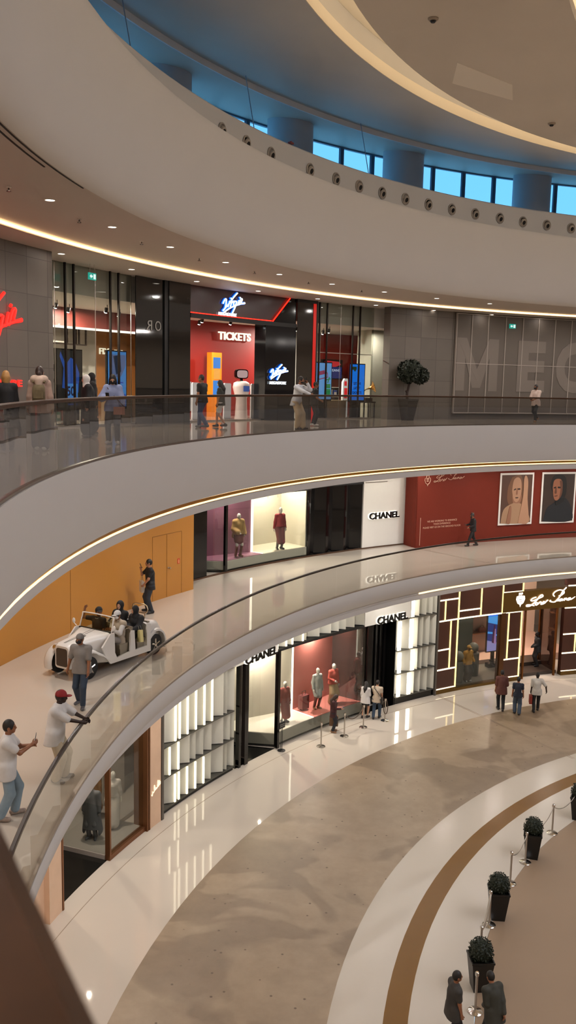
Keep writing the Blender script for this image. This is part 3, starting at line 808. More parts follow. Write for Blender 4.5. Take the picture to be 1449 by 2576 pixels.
struct(MB().arc(29.66, 33.2, 159.5, 164.4, 0.0, 0.006, 0.8).build('floor', black_marble))
bx = MB(); plane_wall(bx, 32.9, 159.2, 32.9, 168.0, 0, 5.48)
struct(bx.build('wall_back', M('grey interior panel', '#8d837a', 0.3, noise=0.1)))
struct(MB().arc(29.65, 30.0, 165.7, 191, 0, 5.48, 1).build('wall_left', peach, smooth=30))
# low copper edged bench in the doorway
bm = floor_frame(31.9, 161.2, 0.006); mb = MB().box(-0.7, 0.7, -0.3, 0.3, 0.05, 0.42).mat(1).box(-0.74, 0.74, -0.34, 0.34, 0.42, 0.5).mat(0).box(-0.6, 0.6, -0.2, 0.2, 0.0, 0.05)
mb.v = [bm @ v for v in mb.v]
flat_obj('bench', mb, [M('grey plinth', '#8b8179', 0.4), copper], bm, 'low grey bench with copper top inside the boutique doorway', 'bench')

# --- black and white fashion front
o = thing('shop_front', 'white louvered fashion storefront with black doors and two lit display windows on the ground floor', 'shopfront', wall_frame(29.65, 138.0, 0))
def slats(bounds, leds, z0, z1, Rb=30.3, Rf=29.64):
    for i, (a, b) in enumerate(zip(bounds[:-1], bounds[1:])):
        mb = MB(); pa, pb, pc = P(Rb, a, 0), P(Rf, b + 0.02, 0), P(Rb + .02, b, 0)
        q = [pa, pb, pc, P(Rb + 0.04, a, 0)]
        mb.add([p + Vector((0, 0, z0 + 0.012)) for p in q] + [p + Vector((0, 0, z1 - 0.012)) for p in q], [(0, 1, 2, 3), (7, 6, 5, 4), (0, 4, 5, 1), (1, 5, 6, 2), (2, 6, 7, 3), (3, 7, 4, 0)])
        mb.build('louver', panel_white, o)
        if leds[i] == 1:                                 # light bar on the outer edge of the louver before
            MB().arc(29.60, 29.638, a - 0.03, a + 0.10, z0 + .03, z1 - .03, 1).build('light_strip', slat_led, o)
        elif leds[i] == 2:
            MB().arc(29.60, 29.66, a - 0.36, a - 0.02, z0 + .03, z1 - .03, 1).build('light_strip', wide_led, o)
top = [153.9, 152.38, 151.92, 151.07, 150.17, 149.25, 148.4, 147.12, 146.72, 145.9]
slats(top, [0, 1, 1, 1, 1, 1, 1, 0, 0], 2.22, 3.78)
slats([153.9, 153.0, 152.05, 150.8, 150.15, 149.3, 148.4, 147.1, 146.35, 145.9], [1, 1, 1, 0, 0, 0, 0, 0, 0], 1.2, 2.18)
slats([153.9, 152.4, 152.0, 151.1, 150.2, 149.3, 148.45, 147.1, 146.7, 145.9], [0, 1, 1, 1, 1, 1, 0, 0, 0], 0.16, 1.16)
for a, b, zs in ((153.9, 145.9, (0.12, 1.16, 2.18, 3.8)), (127.4, 122.95, (0.28, 1.34, 2.36, 3.74))):
    for z in zs: MB().arc(29.63, 30.34, b, a, z, z + 0.025, 0.8).build('shelf_line', shelf_m, o, 30)
    MB().arc(29.68, 30.0, b, a, 0.0, zs[0], 0.8).build('plinth', black_gloss, o, 30)
    MB().arc(30.35, 30.39, b, a, 0.0, 5.48, 0.8).build('backing', chanel_wall, o, 30)
slats([127.4, 126.05, 125.1, 124.5, 123.75, 123.0], [2, 2, 0, 0, 0], 2.39, 3.72)
slats([127.3, 125.8, 125.0, 124.5, 123.8, 123.0], [2, 2, 0, 0, 0], 1.37, 2.33)
slats([127.3, 126.1, 125.3, 124.6, 123.8, 123.0], [2, 2, 0, 0, 0], 0.31, 1.32)
slats([126.0, 125.0, 124.2, 123.5, 123.0], [2, 0, 0, 0], 3.78, 5.4)
slats([143.6, 142.3, 141.2, 140.2, 139.5, 138.3, 137.9, 136.4, 135.1, 134.2, 133.4, 132.4, 131.3], [0, 0, 1, 1, 1, 1, 0, 0, 0, 0, 0, 0], 3.86, 5.4)
MB().arc(29.62, 30.0, 131.0, 144.9, 3.76, 3.85, 0.8).build('header_beam', black_mat, o, 30)
for a, b in ((141.2, 145.9), (126.0, 131.3)):
    MB().arc(29.60, 29.98, a, b, 3.80, 5.48, 0.8).build('sign_panel', chanel_wall, o, 30)
MB().arc(29.62, 30.0, 145.5, 153.9, 3.82, 5.48, 0.8).build('sign_panel', chanel_wall, o, 30)
for t, w in ((145.38, .12), (144.65, .2), (141.0, .12), (130.65, .25)): MB().arc(29.58, 29.74, t - w, t + w, 0.0, 3.8, 0.4).build('black_frame', black_gloss, o, 30)
MB().arc(30.6, 30.63, 144.8, 145.7, 0, 3.76, 0.5).build('glass_pane', dark_glass, o, 30)
MB().arc(29.645, 29.66, 130.9, 140.9, 0.08, 3.78, 0.8).build('glass_pane', shop_glass, o, 30)
sg = MB(); plane_wall(sg, 29.66, 141.0, 31.1, 142.7, 0.08, 3.78, 0.015); sg.build('glass_pane', shop_glass, o)
pl = MB(); front = [(29.74, 141.0 - 0.5 * k) for k in range(21)]
poly = front + [(32.3, 130.8), (32.4, 136.0), (32.4, 143.6), (31.1, 142.6)]
plan(pl, poly, 0.10, 0.53); pl.build('display_plinth', plat_m, o)
kb = MB(); plan(kb, [(r + .05, t) for r, t in poly], 0.0, 0.10); kb.build('kick_base', black_mat, o)
tp = MB(); plan(tp, [(29.75, 140.95 - 0.43 * k) for k in range(11)] + [(30.95, 136.63), (32.35, 138.0), (32.35, 143.5), (31.1, 142.55)], 0.53, 0.545); tp.build('display_floor', M('pale display floor', '#e3dccf', 0.3), o)
tp = MB(); plan(tp, [(29.75, 136.6 - 0.545 * k) for k in range(11)] + [(31.2, 131.85), (30.95, 136.6)], 0.53, 0.547); tp.build('display_floor', coral, o)
bw = MB(); plane_wall(bw, 32.35, 143.6, 30.98, 136.75, 0.53, 3.78); bw.build('back_panel', cream_wall, o)
bw = MB(); plane_wall(bw, 30.97, 136.6, 31.22, 131.8, 0.53, 3.78); bw.build('back_panel', coral, o)
bw = MB(); plane_wall(bw, 31.2, 131.8, 29.76, 131.1, 0.1, 3.78, 0.03); bw.build('smoked_side_pane', M('smoked mirror pane', '#3a3230', 0.03, spec=1.0, coat=1.0), o)
ls = MB(); plane_wall(ls, 30.93, 136.74, 30.93, 136.58, 0.54, 3.78, 0.03); ls.build('light_strip', white_led, o)
ls = MB(); plane_wall(ls, 30.93, 136.64, 29.76, 136.6, 0.548, 0.556, 0.06); ls.build('light_strip', white_led, o)
cl = MB()
for i in range(12):
    a, b = 130.3 - i * 0.24, 130.3 - (i + 1) * 0.24; cl.prof([(30.2 + .1 * (i % 2), 0.01), (30.2 + .1 * (i % 2), 3.76)], a, b + .05, step=1)
    plane_wall(cl, 30.2 + .1 * (i % 2), b, 30.2 + .1 * ((i + 1) % 2), b - .03, 0.01, 3.76, .01)
plane_wall(cl, 29.7, 127.45, 30.4, 127.5, 0, 3.76); cl.build('black_door', M('black door fabric', '#0b0a0a', 0.35), o)
df = MB(); plan(df, [(29.66, 145.7 - .5 * k) for k in range(10)] + [(31.1, 142.6), (32.0, 145.7)], 0.0, 0.006)
MB().arc(29.67, 30.15, 127.4, 130.9, 0, 0.006).build('threshold', M('black polished threshold', '#0f0e0d', 0.1), o)
df.build('threshold', M('black polished threshold', '#0f0e0d', 0.1), o)
iw = MB(); plane_wall(iw, 32.0, 145.9, 32.6, 142.5, 0, 3.78); plane_wall(iw, 30.0, 145.9, 32.0, 145.9, 0, 3.78)
iw.build('inner_wall', M('pinkish inner wall', '#8d7a74', 0.5), o)
MB().arc(29.7, 32.6, 130.5, 145.9, 3.79, 3.83, 1).build('display_ceiling', cream_wall, o, 30)
def letters_sign(s, R, t, z, w, h, label, bold=0.035):
    m = wall_frame(R, t, z)
    g = thing('wall_sign', label, 'sign', m)
    text(MB(), s, m, 0, 1, 0, 1, 0, 1)
    b = MB(); text(b, s, m, -w / 2 - .035, w / 2 - .02, -h / 2 - .01, h / 2 + .01, 0.0, 0.05, bold + .02); b.build('letter_glow', ME('letter edge light', '#fff6e4', 2.2), g)
    f = MB(); text(f, s, m, -w / 2, w / 2, -h / 2, h / 2, 0.05, 0.09, bold); f.build('letter_face', black_gloss, g)
    return g
letters_sign('CHANEL', 29.6, 128.25, 3.95, 1.80, 0.32, 'black capital letters with white glowing edges above the black curtained doorway')
letters_sign('CHANEL', 29.6, 143.2, 3.92, 1.85, 0.32, 'black capital letters with white glowing edges half hidden under the gallery edge')
MB().arc(29.56, 30.0, 122.81, 122.97, 0, 5.48, .4).build('edge_post', M('grey post', '#6b6660', 0.35, metal=0.6), o, 30)

# --- brown panelled front with gold light lines
o = thing('shop_front', 'dark brown panelled storefront outlined in glowing gold lines, ground floor right', 'shopfront', wall_frame(29.65, 113.0, 0))
br = M('brown lacquer panel', '#43241a', 0.3, noise=0.12, nscale=1.5)
gl = ME('gold line light', '#ffe08a', 2.6); gl2 = ME('cream line light', '#ffedc4', 3.2)
bronze = M('bronze plinth', '#6e5426', 0.35, metal=0.7)
MB().arc(29.66, 29.9, 120.55, 122.72, 0.22, 5.48, .6).build('panel', br, o, 30)
MB().arc(29.66, 29.9, 113.34, 115.3, 0.2, 3.36, .6).build('panel', br, o, 30)
MB().arc(29.66, 29.9, 104.5, 108.66, 0.2, 3.36, .6).build('panel', br, o, 30)
MB().arc(29.66, 29.9, 115.58, 120.55, 3.38, 5.48, .6).build('panel', br, o, 30)
MB().arc(29.66, 29.9, 113.34, 115.58, 4.34, 5.48, .6).build('panel', br, o, 30)
MB().arc(29.66, 29.9, 104.5, 108.5, 4.42, 5.48, .6).build('panel', br, o, 30)
MB().arc(29.6, 29.9, 104.5, 115.56, 3.38, 4.32, .6).build('sign_beam', M('gold brown beam', '#6b4f22', 0.3, metal=0.6), o, 30)
for a, b in ((113.34, 115.5), (120.55, 122.72), (104.5, 108.66), (115.5, 120.55)): MB().arc(29.62, 29.9, a, b, 0.0, 0.2 if b != 120.55 else 0.12, .6).build('plinth', bronze, o, 30)
MB().arc(29.62, 29.9, 115.15, 115.62, 0.12, 3.36, .4).build('bronze_post', M('bronze post', '#5a3a1f', 0.3, metal=0.6), o, 30)
hl = [(122.73, 120.51, 4.31), (122.73, 113.33, 3.36), (122.72, 121.3, 2.03), (122.76, 120.52, 1.11), (122.78, 120.53, 0.21), (120.49, 118.08, 3.71), (115.51, 113.34, 4.32), (114.75, 113.34, 2.01), (115.2, 113.4, 1.10), (114.73, 113.35, 0.21), (108.64, 104.5, 3.34), (108.64, 104.5, 2.04), (108.65, 104.5, 1.1), (108.64, 104.5, 0.2), (108.4, 104.5, 4.42)]
vl = [(122.02, 3.36, 4.31), (121.31, 1.11, 3.36), (120.5, 3.36, 5.48), (120.53, 0.2, 3.36), (117.98, 3.36, 5.48), (115.57, 3.36, 5.48), (113.36, 4.32, 5.48), (114.78, 1.1, 3.36), (113.36, 0.2, 3.36), (107.3, 1.1, 2.04), (105.6, 2.04, 3.34)]
for a, b, z in hl: MB().arc(29.625, 29.66, b, a, z - .028, z + .028, .6).build('light_line', gl2, o, 30)
for t, z0, z1 in vl: MB().arc(29.622, 29.66, t - .055, t + .055, z0, z1, .6).build('light_line', gl, o, 30)
MB().arc(29.68, 29.69, 115.6, 120.5, 0.12, 3.36, .7).build('glass_pane', shop_glass, o, 30)
MB().arc(29.9, 32.0, 113.35, 120.5, 0.0, 0.13, .7).build('display_floor', M('grey green display floor', '#6c675d', 0.35), o, 30)
bk = MB(); plane_wall(bk, 31.3, 118.1, 31.3, 116.25, 0.1, 5.4, .05); bk.build('backdrop', M('grey green backdrop', '#59605a', 0.6, noise=0.35, nscale=1.4), o)
# doorway posts and leaning gold door
dp = MB()
for t, r in ((112.8, 29.7), (109.3, 29.7), (109.05, 31.2)): dp.arc(r, r + .1, t - .07, t + .07, 0, 3.38, .4)
dp.build('door_post', M('warm bronze', '#7a4d24', 0.3, metal=0.8), o, 30)
dg = MB(); plane_wall(dg, 29.74, 109.2, 31.2, 108.95, 0.17, 3.3, .02); dg.build('glass_door', M('smoky door glass', '#33211a', 0.05, spec=0.9), o)
st = MB().arc(30.0, 31.0, 108.7, 113.3, 0.0, 0.16, .7).arc(31.0, 32.0, 108.7, 113.3, 0.0, 0.32, .7); st.build('step', M('dark step', '#3a302a', 0.3), o, 30)
pink = M('pink beige stone', '#c9a695', 0.35, noise=0.05)
struct(MB().arc(32.0, 36.0, 104.5, 122.7, 0.0, 0.33, 1).build('floor', pink, smooth=30))
struct(MB().arc(35.9, 36.0, 104.5, 122.7, 0.0, 5.48, 1).build('wall_back', M('pink beige wall', '#cdb39f', 0.6), smooth=30))
struct(MB().arc(30.0, 36.0, 122.75, 122.95, 0, 5.48, 1).build('wall_side', M('pink beige wall', '#cdb39f', 0.6), smooth=30))
# shelves with bags seen through the window
sh = thing('shelf_unit', 'beige wall shelf with bags behind the brown storefront window', 'shelf', wall_frame(33.3, 112.95, 0.33))
s2 = MB().box(-0.75, 0.75, 0.0, 0.9, -0.4, 0, RM[sh.name]).box(-0.75, 0.75, 0.9, 4.6, -0.4, -0.35, RM[sh.name]); s2.build('carcass', M('beige lacquer', '#b08f7c', 0.45), sh)
for z in (0.9, 1.75, 2.6, 3.4): MB().box(-0.78, 0.78, z, z + .05, -0.4, 0.02, RM[sh.name]).build('shelf', M('copper shelf edge', '#c08863', 0.35, metal=0.4), sh)
bagc = ['#6b4634', '#8d4a3a', '#7a5a48', '#9a8068', '#5d3a30', '#a78c78']
for i, (x, z) in enumerate(((-0.4, .95), (0.35, .95), (-0.3, 1.8), (0.4, 1.8), (-0.4, 2.65), (0.3, 2.65))):
    mm = RM[sh.name] @ Matrix.Translation((x, z, -0.18)); mb = MB()
    mb.loft([[mm @ Vector((sx * w, y, sz * d)) for sx, sz in ((-1, -1), (1, -1), (1, 1), (-1, 1))] for y, w, d in ((0, .2, .09), (.12, .21, .09), (.24, .15, .05))])
    mb.tube([mm @ Vector((.1 * math.cos(a), .24 + .12 * math.sin(a), 0)) for a in [math.pi * k / 8 for k in range(9)]], .012, 5)
    flat_obj('handbag', mb, M('leather ' + bagc[i], bagc[i], 0.5), mm, '%s handbag on the %s shelf in the brown storefront window, %s' % (['dark brown', 'reddish', 'brown', 'tan', 'deep brown', 'pale tan'][i], ['lowest', 'lowest', 'middle', 'middle', 'upper', 'upper'][i], ['left', 'right'][i % 2]), 'bag', 'handbags on the wall shelf')
# tall video screen
vm = wall_frame(31.5, 113.72, 0.955) @ Matrix.Translation((0, 0, .1))
vs = thing('video_screen', 'tall bright video screen showing a blue sky and a striding figure', 'screen', vm)
mb = MB().box(-0.42, 0.42, -0.06, 2.62, -0.1, 0, vm).box(-.1, .1, -0.62, -0.06, -.08, -.02, vm).box(-.3, .3, -0.82, -.62, -.2, .1, vm); mb.build('housing', black_gloss, vs)
mb = MB().mat(0).box(-0.39, 0.39, 1.75, 2.58, 0, 0.006, vm)
mb.mat(1).prism([(-.39, 1.45), (.39, 1.25), (.39, 1.75), (-.39, 1.75)], 0, .006, vm)
mb.mat(2).prism([(-.39, .55), (.39, .35), (.39, 1.25), (-.39, 1.45)], 0, .006, vm)
mb.mat(3).prism([(-.39, 0), (.39, 0), (.39, .35), (-.39, .55)], 0, .006, vm)
mb.mat(4).prism([(-.12, .42), (.06, .36), (.08, 1.0), (.03, 1.18), (-.05, 1.18), (-.08, 1.0)], .006, .01, vm); mb.mat(5).prism([(.0, .36), (.14, .34), (.08, 1.1), (.03, 1.1)], .006, .012, vm)
mb.mat(4).ell((-.0, 1.25, .008), (.05, .07, .004), 12, 6, vm)
mb.mat(1).prism([(-.39, .9), (-.1, .86), (-.1, .95), (-.39, 1.0)], .006, .008, vm).prism([(.1, .75), (.39, .7), (.39, .78), (.1, .82)], .006, .008, vm)
mb.build('picture', [ME('screen blue', '#0f6dff', 1.6), ME('screen light blue', '#4ba2f2', 1.3), ME('screen navy', '#30418c', 1.0), ME('screen lilac', '#a39bd6', 1.0), ME('screen plum', '#5b2b52', 0.8), ME('screen pink', '#b98ac0', 1.0)], vs)
# script sign with crest
LOGO_L = [sm([(.20, .63), (.13, .58), (.10, .50), (.14, .47), (.25, .56), (.33, .64), (.32, .72), (.27, .66), (.22, .50), (.15, .34), (.08, .24), (.02, .24), (.03, .30), (.10, .29), (.17, .24)]),
          sm([(.24, .30), (.21, .26), (.19, .31), (.21, .37), (.24, .35), (.24, .30), (.26, .33)]), sm([(.26, .34), (.29, .40), (.31, .36), (.305, .28), (.33, .30)]),
          sm([(.37, .35), (.34, .28), (.33, .33), (.36, .40), (.38, .36), (.37, .31), (.41, .40), (.44, .46)])]
LOGO_P = [sm([(.80, .98), (.73, .80), (.68, .58), (.63, .44), (.58, .34), (.51, .36), (.48, .40), (.50, .43)]), sm([(.57, .60), (.54, .70), (.58, .82), (.66, .88), (.74, .84), (.76, .74), (.71, .64), (.66, .60)]),
          sm([(.63, .36), (.655, .50), (.645, .38), (.67, .42)]), [(.668, .575), (.672, .59)], sm([(.73, .46), (.69, .44), (.675, .38), (.70, .37), (.73, .46), (.73, .38), (.75, .40)]),
          sm([(.76, .40), (.78, .48), (.77, .38), (.81, .48), (.82, .40), (.84, .40)]), sm([(.89, .48), (.85, .45), (.84, .39), (.87, .38), (.90, .48), (.90, .40), (.94, .44), (.99, .52)])]
def crest(mb, m, cx, cy, s, hollow=False):
    sh_ = [(-.30, .95), (.30, .95), (.30, .55), (.62, .50), (.70, .10), (.45, -.45), (.12, -.62), (0, -.95), (-.12, -.62), (-.45, -.45), (-.70, .10), (-.62, .50), (-.30, .55)]
    if not hollow:
        mb.prism([(cx + x * s, cy + y * s) for x, y in sh_], 0, .03, m)
    else:
        p = [(cx + x * s, cy + y * s, .012) for x, y in sh_]; mb.tube(p + [p[0]], s * .07, 5, m=m)
        for q in (-1, 1): mb.box(cx + q * s * .16 - s * .1, cx + q * s * .16 + s * .1, cy + .2 * s, cy + .5 * s, 0, .02, m)
        mb.box(cx - s * .22, cx + s * .22, cy - .12 * s, cy + .05 * s, 0, .02, m)
sm_ = wall_frame(29.59, 111.2, 3.40)
sg = thing('wall_sign', 'glowing cursive sign with a shield crest on the gold brown beam', 'sign', sm_)
mb = MB(); crest(mb, sm_, -1.28, 0.52, 0.36); mb.build('crest', ME('sign cream light', '#fff0df', 4.0), sg)
mb = MB().box(-1.36, -1.29, .72, .78, .03, .034, sm_).box(-1.25, -1.17, .72, .79, .03, .034, sm_).box(-1.38, -1.22, .52, .55, .03, .034, sm_).box(-1.36, -1.2, .42, .45, .03, .034, sm_); mb.build('crest_marks', M('crest mark', '#b49a86', 0.5), sg)
mb = MB(); strokes(mb, LOGO_L + LOGO_P, sm_, -0.98, 1.85, -0.06, 0.98, 0.028, 0.03, 5); mb.build('script', ME('sign cream light', '#fff0df', 4.0), sg, 60)
# blue video panel seen through the transom
vm = wall_frame(31.6, 112.6, 4.3); fr0 = [x for x in COL.objects if x.name == 'shop_front.002'][0]
MB().box(-.34, .34, 0, 1.0, 0, .05, vm).build('video_panel', ME('screen blue2', '#0f55ff', 1.6), fr0)

# ================================================================== MIDDLE GALLERY FRONTS
orange = M('orange hoarding', '#b57a30', 0.45, noise=0.04, nscale=0.7)
o = thing('hoarding', 'long plain orange hoarding with a flush double door on the middle gallery', 'hoarding', wall_frame(30.85, 155, Z1))
MB().arc(30.85, 31.9, 147.5, 192, Z1, 10.33, 1).build('panel_wall', orange, o, 30)
ln = M('door seam', '#8a5a20', 0.6)
mb = MB()
for t in (148.72, 150.2, 151.6, 159.3): mb.arc(30.842, 30.85, t - .012, t + .012, Z1 + .01, 8.68 if t < 155 else 8.9, 1)
mb.arc(30.842, 30.85, 148.72, 151.6, 8.67, 8.69, 1); mb.build('door_seam', ln, o)
km = wall_frame(30.85, 150.05, 7.54); MB().lathe([(.03, 0), (.03, .02), (.015, .03), (.015, .06), (.035, .07), (.03, .1)], 14, km).build('door_knob', steel, o, 40)
sm2 = wall_frame(30.85, 149.02, 7.68); mb = MB().box(-.06, .06, -.09, .09, 0, .006, sm2); mb.mat(1).prism([(-.025, -.07), (.03, -.07), (.03, .02), (.0, .075), (-.025, .02)], .006, .01, sm2)
flat_obj('safety_sign', mb, [M('sign red', '#c23a1c', 0.5), M('sign pale', '#e0a070', 0.5)], sm2, 'small red fire point sticker beside the door of the orange hoarding', 'sign')

o = thing('shop_front', 'fashion storefront with purple and cream display window and black doors on the middle gallery', 'shopfront', wall_frame(31.7, 134, Z1))
zt = 10.32
MB().arc(31.72, 33.6, 144.25, 145.75, Z1, zt, .5).build('black_pier', black_gloss, o, 30)
pf = [(31.76, 142.3 - .5 * k) for k in range(17)] + [(31.76, 133.9)]
poly = pf + [(33.4, 133.8), (33.6, 139), (33.6, 144.3), (32.9, 143.7)]
mb = MB(); plan(mb, poly, Z1 + .1, 6.98); mb.build('display_plinth', M('white plinth', '#cfc9c0', 0.35), o)
mb = MB(); plan(mb, [(r + .04, t) for r, t in poly], Z1, Z1 + .1); mb.build('kick_base', black_mat, o)
mb = MB(); plan(mb, [(31.78, 138.35 - .44 * k) for k in range(11)] + [(33.4, 133.9), (33.4, 138.4)], 6.98, 6.995); mb.build('display_floor', M('ivory display floor', '#e6ddc9', 0.35), o)
purple = M('mauve plaster', '#8d5a70', 0.55, noise=0.15, nscale=2.5)
mb = MB(); plan(mb, [(31.78, 142.25 - .39 * k) for k in range(11)] + [(32.34, 138.5), (33.6, 140.5), (33.6, 144.2), (32.9, 143.6)], 6.98, 6.997); mb.build('display_floor', purple, o)
mb = MB(); plane_wall(mb, 33.5, 144.4, 32.38, 138.55, 6.98, zt); mb.build('back_panel', purple, o)
mb = MB(); plane_wall(mb, 32.34, 138.45, 33.4, 137.6, 6.98, zt); mb.arc(33.3, 33.4, 133.6, 137.7, 6.98, zt, .6); plane_wall(mb, 33.35, 133.9, 31.85, 133.85, 6.98, zt, .04); mb.build('back_panel', M('ivory display wall', '#e4dcc8', 0.5), o)
mb = MB(); plane_wall(mb, 32.33, 138.62, 32.33, 138.44, 6.99, 9.6, .03); mb.build('light_strip', white_led, o)
mb = MB(); plane_wall(mb, 32.3, 138.52, 31.79, 138.4, 6.998, 7.006, .05); mb.build('light_strip', white_led, o)
MB().arc(31.70, 31.80, 142.2, 142.42, Z1, zt, .4).build('black_frame', black_gloss, o, 30)
MB().arc(31.70, 31.80, 133.6, 142.3, 9.34, zt, .6).build('header_beam', black_mat, o, 30)
MB().arc(31.725, 31.735, 133.9, 142.2, Z1 + .06, 9.34, .8).build('glass_pane', shop_glass, o, 30)
mb = MB(); plane_wall(mb, 31.75, 142.35, 32.9, 143.75, Z1 + .06, 9.5, .012); mb.build('glass_pane', shop_glass, o)
gp = M('wall joint', '#a79f90', 0.6)
mb = MB()
for t in (136.9, 135.3, 134.3): mb.arc(33.29, 33.3, t - .02, t + .02, 8.9, 9.7, 1)
mb.arc(33.29, 33.3, 133.9, 137.3, 9.18, 9.2, 1); mb.build('wall_joint', gp, o)
fac = MB(); tt = [133.8 - .95 * k for k in range(7)]
for i in range(6): plane_wall(fac, 31.76 if i % 2 == 0 else 31.95, tt[i], 31.95 if i % 2 == 0 else 31.76, tt[i + 1], Z1 + .02, 9.42, .03)
fac.build('black_door', black_gloss, o)
MB().arc(31.72, 32.0, 128.05, 133.85, 9.42, zt, .6).build('door_header', black_mat, o, 30)
MB().arc(31.70, 32.0, 123.0, 128.05, Z1 + .02, zt, .6).build('sign_wall', chanel_wall, o, 30)
MB().arc(31.66, 31.76, 123.0, 145.8, Z1, Z1 + .05, .8).build('base_strip', M('brown base strip', '#5a4230', 0.4, metal=0.4), o, 30)
MB().arc(31.68, 31.70, 125.6, 127.9, 9.46, 9.49, .6).build('door_track', steel, o)
MB().arc(33.6, 33.7, 128, 146, Z1, zt, 1).build('back_wall', black_mat, o, 30)
letters_sign('CHANEL', 31.7, 125.86, 7.98, 1.78, 0.29, 'black capital letters with white glowing edges on the white wall beside the red hoarding')

red = M('brick red hoarding', '#6c2619', 0.65, noise=0.03, spec=0.2)
o = thing('hoarding', 'brick red shop hoarding with two portrait posters on the middle gallery', 'hoarding', wall_frame(30.7, 114, Z1))
mb = MB().arc(30.7, 31.0, 97, 123.9, Z1, 10.33, 1); plane_wall(mb, 30.72, 123.86, 31.64, 123.6, Z1, 10.33, .08); mb.build('panel_wall', red, o, 30)
lm = wall_frame(30.69, 120.75, 9.40); lg = M('cream print', '#c9a189', 0.6)
mb = MB(); crest(mb, lm, -1.15, .14, .24, True)
strokes(mb, LOGO_L + LOGO_P, lm, -.82, 1.0, -.1, .62, 0.013, 0.014, 5); wrap(mb, lm, 30.692, 120.75)
flat_obj('printed_logo', mb, lg, lm, 'cream printed cursive logo with crest high on the red hoarding', 'sign', smooth=60)
tm = wall_frame(30.69, 121.1, 7.36); mb = MB()
g = thing('printed_notice', 'three small lines of cream lettering low on the red hoarding', 'sign', tm)
for ln_, hw_, y_ in (('WE ARE WORKING TO ENHANCE', .87, .30), ('YOUR EXPERIENCE', .5, .17), ('PLEASE VISIT US ON THE GROUND FLOOR', 1.1, .03)):
    mb = MB(); text(mb, ln_, tm, -hw_, hw_, y_, y_ + .08, 0, .004); wrap(mb, tm, 30.698, 121.1); mb.build('text_line', lg, g)
MB().arc(30.692, 30.70, 123.45, 123.49, Z1 + .1, 7.9, 1).build('edge_line', lg, o)
hm = wall_frame(30.69, 117.9, 7.95); 
flat_obj('door_handle', MB().box(-.02, .10, -.02, .02, .02, .05, hm).box(-.03, .0, -.05, .05, 0, .03, hm), steel, hm, 'small metal lever handle on the red hoarding', 'handle')
def poster(t, label, who):
    w, h = 1.93, 2.46; m = wall_frame(30.665, t, 7.30)
    g = thing('poster', label, 'poster', m)
    MB().box(-w / 2, w / 2, 0, h, 0, .02, m).build('frame', M('poster white border', '#e2ddd6', 0.5), g)
    mb = MB(); iw, ih = w / 2 - .09, h - .09
    bgc, skin_, skin2, hair_, cloth, extra_ = who['cols']
    mb.mat(0).box(-iw, iw, .09, ih, .02, .024, m)
    for i, (pts, mi) in enumerate(who['shapes']):
        z = .024 + .003 * (i + 1); mb.mat(mi).prism([(x * iw, .09 + y * (ih - .09)) for x, y in sm(pts + [pts[0]], 4)[:-1]], .02, z, m)
    mb.build('print', [M('print ' + c, c, 0.6) for c in who['cols']], g)
poster(113.23, 'left portrait poster, fair person in a beige roll neck with a raised arm', dict(cols=['#4f3428', '#a77e63', '#8a5f48', '#6d4a33', '#9c7a5e', '#39241c'], shapes=[
    ([(-.35, .95), (.25, .98), (.4, .6), (.3, .3), (-.5, .4), (-.6, .7)], 3), ([(-.95, 0), (.9, 0), (.6, .3), (.15, .42), (-.3, .40), (-.8, .28)], 4),
    ([(-.22, .42), (.25, .42), (.28, .6), (-.25, .6)], 2), ([(-.32, .68), (-.25, .88), (0, .95), (.24, .88), (.3, .66), (.2, .5), (0, .43), (-.2, .5)], 1),
    ([(-.2, .70), (-.08, .72), (-.08, .69), (-.2, .68)], 5), ([(.05, .72), (.2, .72), (.2, .69), (.05, .69)], 5), ([(-.08, .535), (.1, .535), (.08, .515), (-.06, .515)], 5), ([(-.02, .72), (.03, .72), (.06, .60), (-.04, .60)], 2),
    ([(.18, 0), (.85, 0), (.72, .5), (.7, .85), (.55, .98), (.42, .9), (.42, .55)], 1), ([(-.6, .0), (-.35, 0), (-.3, .3), (-.42, .34)], 2)]))
poster(108.76, 'right portrait poster, dark haired person in a black roll neck against brown', dict(cols=['#33241c', '#8d5a41', '#5f3a29', '#120e0d', '#14171c', '#0b0a0a'], shapes=[
    ([(-.55, .78), (-.4, .95), (0, 1.0), (.4, .92), (.5, .68), (.35, .5), (-.35, .6)], 3), ([(-.9, 0), (.9, 0), (.85, .3), (.5, .48), (.05, .54), (-.25, .4), (-.7, .28)], 4),
    ([(-.40, .72), (-.34, .86), (-.1, .9), (.15, .86), (.2, .66), (.08, .5), (-.12, .44), (-.3, .5)], 1), ([(.02, .86), (.2, .84), (.22, .6), (.05, .48), (.1, .66)], 2),
    ([(-.34, .72), (-.2, .735), (-.2, .705), (-.33, .70)], 5), ([(-.08, .735), (.08, .73), (.08, .70), (-.08, .705)], 5), ([(-.26, .545), (-.08, .555), (-.1, .53), (-.24, .525)], 2), ([(-.22, .72), (-.17, .72), (-.14, .6), (-.26, .6)], 2), ([(-.2, .42), (.3, .5), (.32, .42), (-.1, .34)], 5)]))

